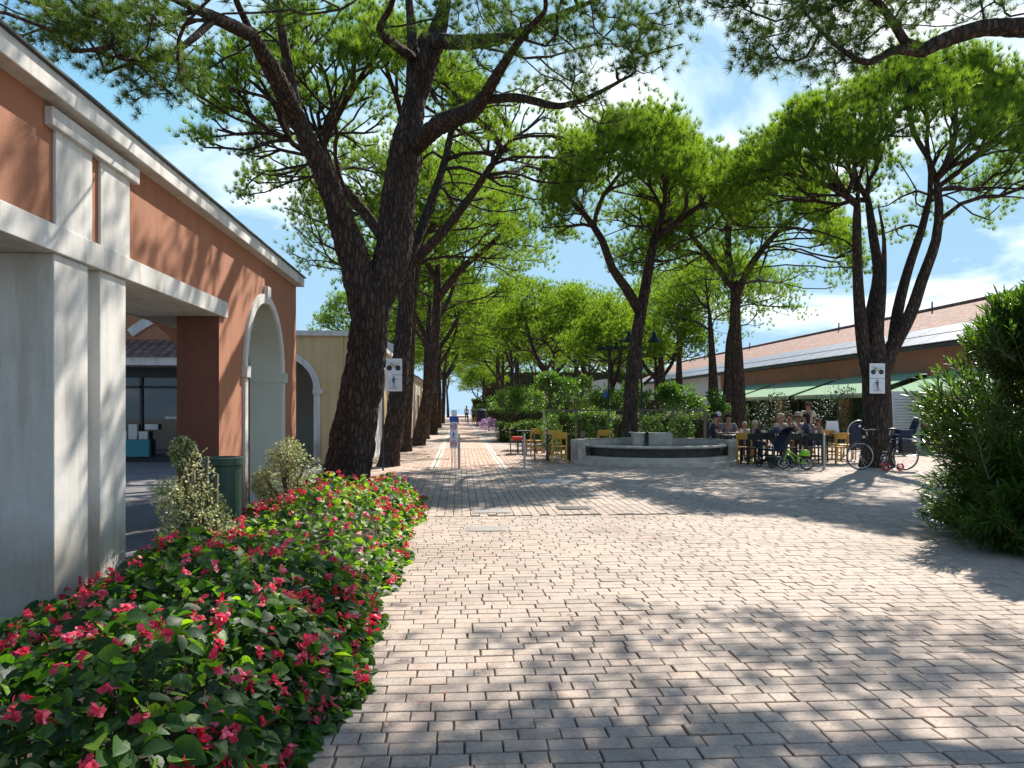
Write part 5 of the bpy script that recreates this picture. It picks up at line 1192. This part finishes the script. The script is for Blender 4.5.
b = MB(); b.add([(.3, -.14, .79), (.62, -.16, .77), (.62, .16, .77), (.3, .14, .79), (.3, -.14, .87), (.66, -.17, .85), (.66, .17, .85), (.3, .14, .87)], [(0, 3, 2, 1), (4, 5, 6, 7), (0, 1, 5, 4), (1, 2, 6, 5), (2, 3, 7, 6), (3, 0, 4, 7)])
b.plate([(-.16, 0), (.16, 0), (.15, .38), (.07, .46), (-.07, .46), (-.15, .38)], (.64, 0, .80), (0, 1, 0), (.35, 0, 1), .05)
for s in (-.17, .14): b.box(.34, .66, s, s+.03, .8, .98); b.box(.30, .40, s, s+.03, .42, .84)
b.build('child_seat', M['navy'], bk, bevel=.015)
b = MB(); b.box(.34, .70, -.24, -.12, .42, .73); b.build('pannier_bag', M['black'], bk, bevel=.03)
MB().ball((-.46, -.02, .80), .04, .04, .04).build('headlight', M['chrome'], bk, smooth=True)
MB().box(-.62, -.56, -.01, .01, .50, .53).build('reflector', M['pictyel'], bk)
T2m = MB(); T_(T2m, (.06, -.02, .28), (.18, -.16, .0), r=.008); T2m.build('kickstand', M['darkmetal'], bk)
# child's kick scooter with red wheels
p = G(893, 18.05); ks = empty('kick_scooter', (p[0], p[1], 0), -YAW, 'little scooter with red wheels on the ground under the big bicycle', 'scooter')
for x in (-.17, .17):
    t = MB().tube([(x+.075*math.cos(a), 0, .1+.075*math.sin(a)) for a in np.linspace(0, 2*pi, 17)[:-1]], .022, 6, closed=True).build('wheel', M['red'], ks, smooth=True)
    MB().tube([(x, -.03, .1), (x, .03, .1)], .03, 10).build('hub', M['chrome'], t)
MB().box(-.12, .12, -.05, .05, .09, .115).build('deck', M['black'], ks, bevel=.01)
MB().tube([(-.17, -.04, .1), (-.14, 0, .2), (-.05, .06, .34)], .014, 6).build('stem', M['darkmetal'], ks)
# green child's bicycle
p = G(795, 18.5); kb = empty('child_bicycle', (p[0], p[1], 0), -YAW-.45, 'small lime green child bicycle standing in front of the cafe group', 'bicycle')
wheel(kb, (-.27, .155), .14, tyre=.018, spokes=12); wheel(kb, (.27, .155), .14, tyre=.018, spokes=12)
b = MB(); T_(b, (-.19, 0, .50), (-.16, 0, .42), r=.02); T_(b, (-.17, 0, .44), (.03, 0, .17), r=.02); T_(b, (-.18, 0, .48), (.08, 0, .30), r=.016); T_(b, (.11, 0, .42), (.03, 0, .17), r=.016)
for s in (-.04, .04): T_(b, (.03, s*.5, .17), (.27, s, .155), r=.01); T_(b, (.09, s*.5, .33), (.27, s, .155), r=.01); T_(b, (-.18, s, .42), (-.27, s, .155), r=.012)
b.build('frame', M['lime'], kb, smooth=True)
b = MB(); T_(b, (-.19, 0, .50), (-.2, 0, .60), r=.012); T_(b, (-.14, -.2, .62), (-.2, -.08, .60), (-.2, .08, .60), (-.14, .2, .62), r=.011); b.build('handlebar', M['black'], kb)
MB().ball((.13, 0, .45), .10, .06, .03).build('saddle', M['black'], kb, smooth=True)
b = MB(); b.box(.10, .34, -.07, .07, .34, .39); b.ball((.22, 0, .43), .12, .08, .07); b.build('rear_basket', M['lime'], kb, smooth=True)
T2m = MB(); T_(T2m, (.05, -.02, .15), (.10, -.12, .0), r=.007); T2m.build('kickstand', M['black'], kb)
b = MB(); b.tube([(.03, -.06, .17), (.03, .06, .17)], .022, 8); b.tube([(.03+.05*math.cos(a), -.03, .17+.05*math.sin(a)) for a in np.linspace(0, 2*pi, 13)[:-1]], .006, 5, closed=True); b.box(-.03, .04, -.1, -.06, .09, .105); b.box(.02, .09, .06, .1, .23, .245); b.build('crank', M['darkmetal'], kb)
# pushchair
p = G(775, 19.2); pc_ = empty('pushchair', (p[0], p[1], 0), -YAW+.3, 'dark navy pushchair parked in front of the guests', 'pushchair')
for x, y, r in ((-.28, -.26, .09), (-.28, .26, .09), (.3, -.28, .13), (.3, .28, .13)):
    t = MB().tube([(x+r*math.cos(a), y, r+.018+r*math.sin(a)) for a in np.linspace(0, 2*pi, 17)[:-1]], .018, 6, closed=True).build('wheel', M['rubber'], pc_, smooth=True)
    MB().tube([(x, y-.02, r+.018), (x, y+.02, r+.018)], r*.5, 10).build('hub', M['darkmetal'], t)
b = MB()
for y in (-.25, .25): T_(b, (-.28, y, .12), (0, y, .5), (.22, y, .8), (.42, y, 1.02), r=.014); T_(b, (.3, y, .15), (.0, y, .5), r=.014)
T_(b, (.42, -.25, 1.02), (.42, .25, 1.02), r=.016); T_(b, (-.28, -.26, .12), (-.28, .26, .12), r=.01); T_(b, (.3, -.27, .15), (.3, .27, .15), r=.01); b.build('frame', M['darkmetal'], pc_)
b = MB(); b.add([(-.25, -.22, .42), (.12, -.22, .40), (.12, .22, .40), (-.25, .22, .42), (-.25, -.22, .48), (.08, -.22, .46), (.08, .22, .46), (-.25, .22, .48)], [(0, 3, 2, 1), (4, 5, 6, 7), (0, 1, 5, 4), (1, 2, 6, 5), (2, 3, 7, 6), (3, 0, 4, 7)]); b.plate([(-.22, 0), (.22, 0), (.2, .52), (-.2, .52)], (.08, 0, .42), (0, 1, 0), (.42, 0, 1), .04); b.build('seat', M['navy'], pc_, bevel=.01)
b = MB(); pr = [(-.30*math.cos(a)+.22, .72+.30*math.sin(a)) for a in np.linspace(.55, 2.5, 8)]
for i in range(7):
    (xa, za), (xb, zb) = pr[i], pr[i+1]; b.add([(xa, -.24, za), (xa, .24, za), (xb, .24, zb), (xb, -.24, zb), (xa, -.24, za-.012), (xa, .24, za-.012), (xb, .24, zb-.012), (xb, -.24, zb-.012)], [(0, 1, 2, 3), (7, 6, 5, 4), (0, 3, 7, 4), (1, 5, 6, 2)])
b.build('hood', M['navy'], pc_); MB().box(-.18, .2, -.2, .2, .17, .27).build('basket', M['black'], pc_, bevel=.03)
# ------------------------------------------------------------------ people
def skinmesh(name, verts, edges, radii, mat, parent, root=0, sub=1):
    me = bpy.data.meshes.new(name); me.from_pydata([tuple(v) for v in verts], edges, []); me.materials.append(mat)
    o = bpy.data.objects.new(name, me); COL.objects.link(o); o.parent = parent
    s = o.modifiers.new('skin', 'SKIN'); s.use_smooth_shade = True
    lay = me.skin_vertices[0].data if me.skin_vertices else None
    if lay is None:
        bpy.context.view_layer.objects.active = o
        import bmesh as _b; bmx = _b.new(); bmx.from_mesh(me); bmx.verts.layers.skin.verify(); bmx.to_mesh(me); bmx.free(); lay = me.skin_vertices[0].data
    for i, r in enumerate(radii): lay[i].radius = (r, r) if not isinstance(r, tuple) else r; lay[i].use_root = (i == root)
    ss = o.modifiers.new('sub', 'SUBSURF'); ss.levels = sub; ss.render_levels = sub; return o
def person(loc, face, label, pose='sit', shirt=(.3, .3, .3), pants=(.05, .06, .1), hair=(.03, .02, .015), sc=1.0, hat=None, skin='skin', long_hair=False, arms='table', seat=.46, lean=0, headturn=0, group=None):
    o = empty('person', (loc[0], loc[1], 0), face, label, 'person', group); o.scale = (sc, sc, sc)
    J = {}
    hz = .93 if pose != 'sit' else seat/sc+.09
    ln = lean
    J['pelvis'] = (0, 0, hz); J['waist'] = (0, .02+ln*.3, hz+.16); J['chest'] = (0, .02+ln*.8, hz+.36); J['neck'] = (0, .02+ln, hz+.51); J['jaw'] = (0, .05+ln*1.1, hz+.60); J['skull'] = (0, .03+ln*1.1, hz+.68); J['crown'] = (0, .02+ln*1.1, hz+.71)
    J['nose'] = (.0+headturn*.05, .135+ln*1.1, hz+.645)
    rad = dict(pelvis=(.15, .11), waist=(.135, .095), chest=(.155, .105), neck=.05, jaw=.066, skull=.085, crown=.045, nose=.014)
    E = [('pelvis', 'waist'), ('waist', 'chest'), ('chest', 'neck'), ('neck', 'jaw'), ('jaw', 'skull'), ('skull', 'crown'), ('jaw', 'nose')]
    for s, t in ((-1, 'l'), (1, 'r')):
        J['sh'+t] = (s*.17, .02+ln*.9, hz+.46); rad['sh'+t] = .056
        if arms == 'table': el, wr = (s*.25, .14+ln, hz+.22), (s*.14, .36+ln, hz+.24)
        elif arms == 'face' : el, wr = (s*.2, .22+ln, hz+.26), (s*.07, .2+ln, hz+.55)
        elif arms == 'swing': el, wr = (s*.23, -.03*s+.02, hz+.2), (s*.24, .12*s+.06, hz-.02)
        elif arms == 'mixed': el, wr = ((s*.25, .02, hz+.2), (s*.12, .24, hz+.22)) if s < 0 else ((s*.26, .04, hz+.2), (s*.30, .16, hz+.0))
        else: el, wr = (s*.22, .0, hz+.2), (s*.23, .06, hz-.04)
        J['el'+t] = el; J['wr'+t] = wr; rad['el'+t] = .040; rad['wr'+t] = .027
        E += [('chest', 'sh'+t), ('sh'+t, 'el'+t), ('el'+t, 'wr'+t)]
        w_ = np.array(wr); dr = unit((w_-np.array(el))[None])[0]; sd_ = unit(np.cross(dr, [0, 0, 1.0])[None])[0]; dn = np.cross(dr, sd_)
        J['pm'+t] = tuple(w_+dr*.05); rad['pm'+t] = (.034, .018); E.append(('wr'+t, 'pm'+t))
        for f in range(4):
            a = w_+dr*(.10)+sd_*(f-1.5)*.020; c = w_+dr*(.135+(.012, .02, .016, .0)[f])+sd_*(f-1.5)*.022+dn*.012
            c2 = c+dr*.022+dn*.022
            for nm, q, rr in (('fa', a, .0095), ('fb', c, .0085), ('fc', c2, .007)): J[nm+t+str(f)] = tuple(q); rad[nm+t+str(f)] = rr
            E += [('pm'+t, 'fa'+t+str(f)), ('fa'+t+str(f), 'fb'+t+str(f)), ('fb'+t+str(f), 'fc'+t+str(f))]
        a = w_+dr*.04-sd_*s*.035; c = w_+dr*.08-sd_*s*.05+dn*.01; J['ta'+t] = tuple(a); J['tb'+t] = tuple(c); rad['ta'+t] = .012; rad['tb'+t] = .009; E += [('wr'+t, 'ta'+t), ('ta'+t, 'tb'+t)]
        if pose == 'sit': hip, kn, an, toe = (s*.09, .02, hz-.02), (s*.12, .42, hz), (s*.12, .40, .09/sc), (s*.13, .56, .035/sc)
        elif pose == 'walk': hip, kn, an, toe = (s*.09, 0, hz-.06), (s*.1, .10*s+.05, .5), (s*.1, .22*s-.03, .1), (s*.11, .22*s+.12, .035)
        else: hip, kn, an, toe = (s*.09, 0, hz-.06), (s*.11, .02, .5), (s*.12, -.01, .09), (s*.14, .14, .035)
        J['hip'+t], J['kn'+t], J['an'+t], J['toe'+t] = hip, kn, an, toe; rad['hip'+t] = .088; rad['kn'+t] = .058; rad['an'+t] = .040; rad['toe'+t] = .032
        cf = tuple(np.array(kn)*.7+np.array(an)*.3+np.array([0, -.015, 0])); J['cf'+t] = cf; rad['cf'+t] = .055
        E += [('pelvis', 'hip'+t), ('hip'+t, 'kn'+t), ('kn'+t, 'cf'+t), ('cf'+t, 'an'+t), ('an'+t, 'toe'+t)]
    K = list(J); ix = {k: i for i, k in enumerate(K)}
    skinmesh('body', [J[k] for k in K], [(ix[a], ix[c]) for a, c in E], [rad[k] for k in K], M[skin], o)
    def garment(name, keys, edges, rr, col):
        ii = {k: i for i, k in enumerate(keys)}; pts = [J[k] if k in J else X_[k] for k in keys]
        skinmesh(name, pts, [(ii[a], ii[c]) for a, c in edges], rr, cloth('cloth_%d_%d_%d' % tuple(int(q*100) for q in col), col), o)
    X_ = {}
    for t in 'lr': X_['sl'+t] = tuple(np.array(J['sh'+t])*.35+np.array(J['el'+t])*.65); X_['hm'+t] = tuple(np.array(J['kn'+t])*.9+np.array(J['hip'+t])*.1)
    X_['hem'] = (0, 0, hz+.0); X_['collar'] = tuple(np.array(J['chest'])*.2+np.array(J['neck'])*.8)
    garment('shirt', ['hem', 'waist', 'chest', 'collar', 'shl', 'sll', 'shr', 'slr'], [('hem', 'waist'), ('waist', 'chest'), ('chest', 'collar'), ('chest', 'shl'), ('shl', 'sll'), ('chest', 'shr'), ('shr', 'slr')],
            [(.165, .125), (.155, .115), (.172, .12), (.075, .07), .070, .062, .070, .062], shirt)
    garment('trousers', ['pelvis', 'hipl', 'hml', 'hipr', 'hmr'], [('pelvis', 'hipl'), ('hipl', 'hml'), ('pelvis', 'hipr'), ('hipr', 'hmr')], [(.158, .118), .1, .08, .1, .08], pants)
    hx, hy, hz_ = J['skull']
    for s in (-1, 1):
        MB().ball((s*.032, hy+.078, hz_-.005), .011).build('eye', M['black'], o, smooth=True); MB().ball((s*.087, hy, hz_-.02), .012, .02, .03).build('ear', M[skin], o, smooth=True)
    MB().ball((0, hy+.083, hz_-.085), .022, .008, .006).build('mouth', M['red'], o, smooth=True)
    b = MB(); b.ball((hx, hy-.008, hz_+.03), .104, .112, .098, 14, 8); b.v = [(x, y, z) if not (y > hy+.05 and z < hz_+.03) else (x, hy+.03, z) for x, y, z in b.v]
    if long_hair: b.ball((hx, hy-.06, hz_-.08), .085, .06, .15, 12, 8)
    b.build('hair', cloth('hair_%d_%d' % (int(hair[0]*100), int(hair[1]*100)), hair), o, smooth=True)
    if hat:
        b = MB(); b.lathe([(.14 if hat[1] else .1, .0), (.10, .015), (.10, .07), (.08, .11), (0, .13)], (hx, hy, hz_+.035), 16); 
        if not hat[1]: b.box(-.07, .07, hy+.07, hy+.17, hz_+.04, hz_+.055)
        b.build('hat', cloth('hat_%d' % int(hat[0][0]*100), hat[0]), o, smooth=False)
    if pose != 'sit' or True:
        for t in 'lr':
            x, y, z = J['toe'+t]; an = J['an'+t]; MB().ball((x, (y+an[1])/2+.02, .045/sc if z < .2 else z), .045, .13, .045/sc).build('shoe', M['black'], o, smooth=True)
    return o
GP = 'guests seated around the cafe tables'
person(G(711, 22.0), -YAW-1.9+0, 'seated dark-haired person in navy top at the fountain end, leftmost guest', shirt=(.03, .035, .06), lean=.06, group=GP, arms='table')
person(G(717.5, 22.5), -YAW+pi, 'seated person in white cap beside the leftmost guest', shirt=(.35, .3, .33), hat=((.6, .6, .6), False), arms='face', group=GP, skin='skin')
person(G(728, 22.3), -YAW+pi-.15, 'seated man in grey t-shirt with dark hair right of the white cap', shirt=(.19, .19, .21), lean=.07, group=GP, arms='table')
person(G(744.5, 22.2), -YAW+pi, 'small blond child in pale top partly hidden behind yellow chairs', shirt=(.6, .5, .3), hair=(.5, .36, .2), sc=.72, group=GP)
person(G(754.5, 20.9), -YAW-1.2, 'blond child in dark navy top seated between fountain and pushchair', shirt=(.02, .022, .045), pants=(.03, .03, .05), hair=(.55, .42, .27), sc=.8, group=GP)
person(G(779, 22.1), -YAW+pi+.3, 'seated woman with blonde hair and beige top behind the pushchair', shirt=(.5, .42, .3), hair=(.5, .4, .27), long_hair=False, group=GP, lean=.05)
person(G(789, 22.5), -YAW+pi-.3, 'seated person in pale pink top with hands near the face', shirt=(.55, .42, .42), hair=(.12, .07, .04), arms='face', group=GP)
person(G(797.5, 22.9), -YAW+pi+.1, 'seated person in light shirt with a tan hat behind the pair of tables', shirt=(.55, .58, .52), hat=((.45, .33, .25), True), group=GP, skin='skintan')
person(G(809.5, 21.9), -YAW+1.0, 'seated woman with dark hair and navy top seen from the side', shirt=(.06, .075, .13), long_hair=True, lean=.06, group=GP)
person(G(819, 22.4), -YAW+1.8, 'seated child with brown hair at the right end of the group', shirt=(.45, .3, .25), hair=(.16, .08, .04), sc=.82, group=GP)
person(G(808, 25.0), -YAW+pi-.4, 'standing man in beige t-shirt behind the seated guests', 'stand', shirt=(.55, .52, .42), pants=(.10, .11, .13), hair=(.05, .03, .02), arms='mixed', sc=.98, skin='skintan')
WK = 'walkers far down the path'
person(G(466.6, 84), -YAW+pi*0, 'far walker in white top and dark shorts on the left', 'walk', shirt=(.7, .7, .7), pants=(.02, .02, .03), arms='swing', group=WK)
person(G(473.5, 76), 0, 'far walker in dark clothes, middle of the three', 'walk', shirt=(.05, .05, .05), pants=(.02, .02, .02), arms='swing', group=WK)
person(G(477, 80), 0, 'far walker in grey top nearest the blue column', 'walk', shirt=(.4, .38, .36), pants=(.03, .03, .04), arms='swing', group=WK)
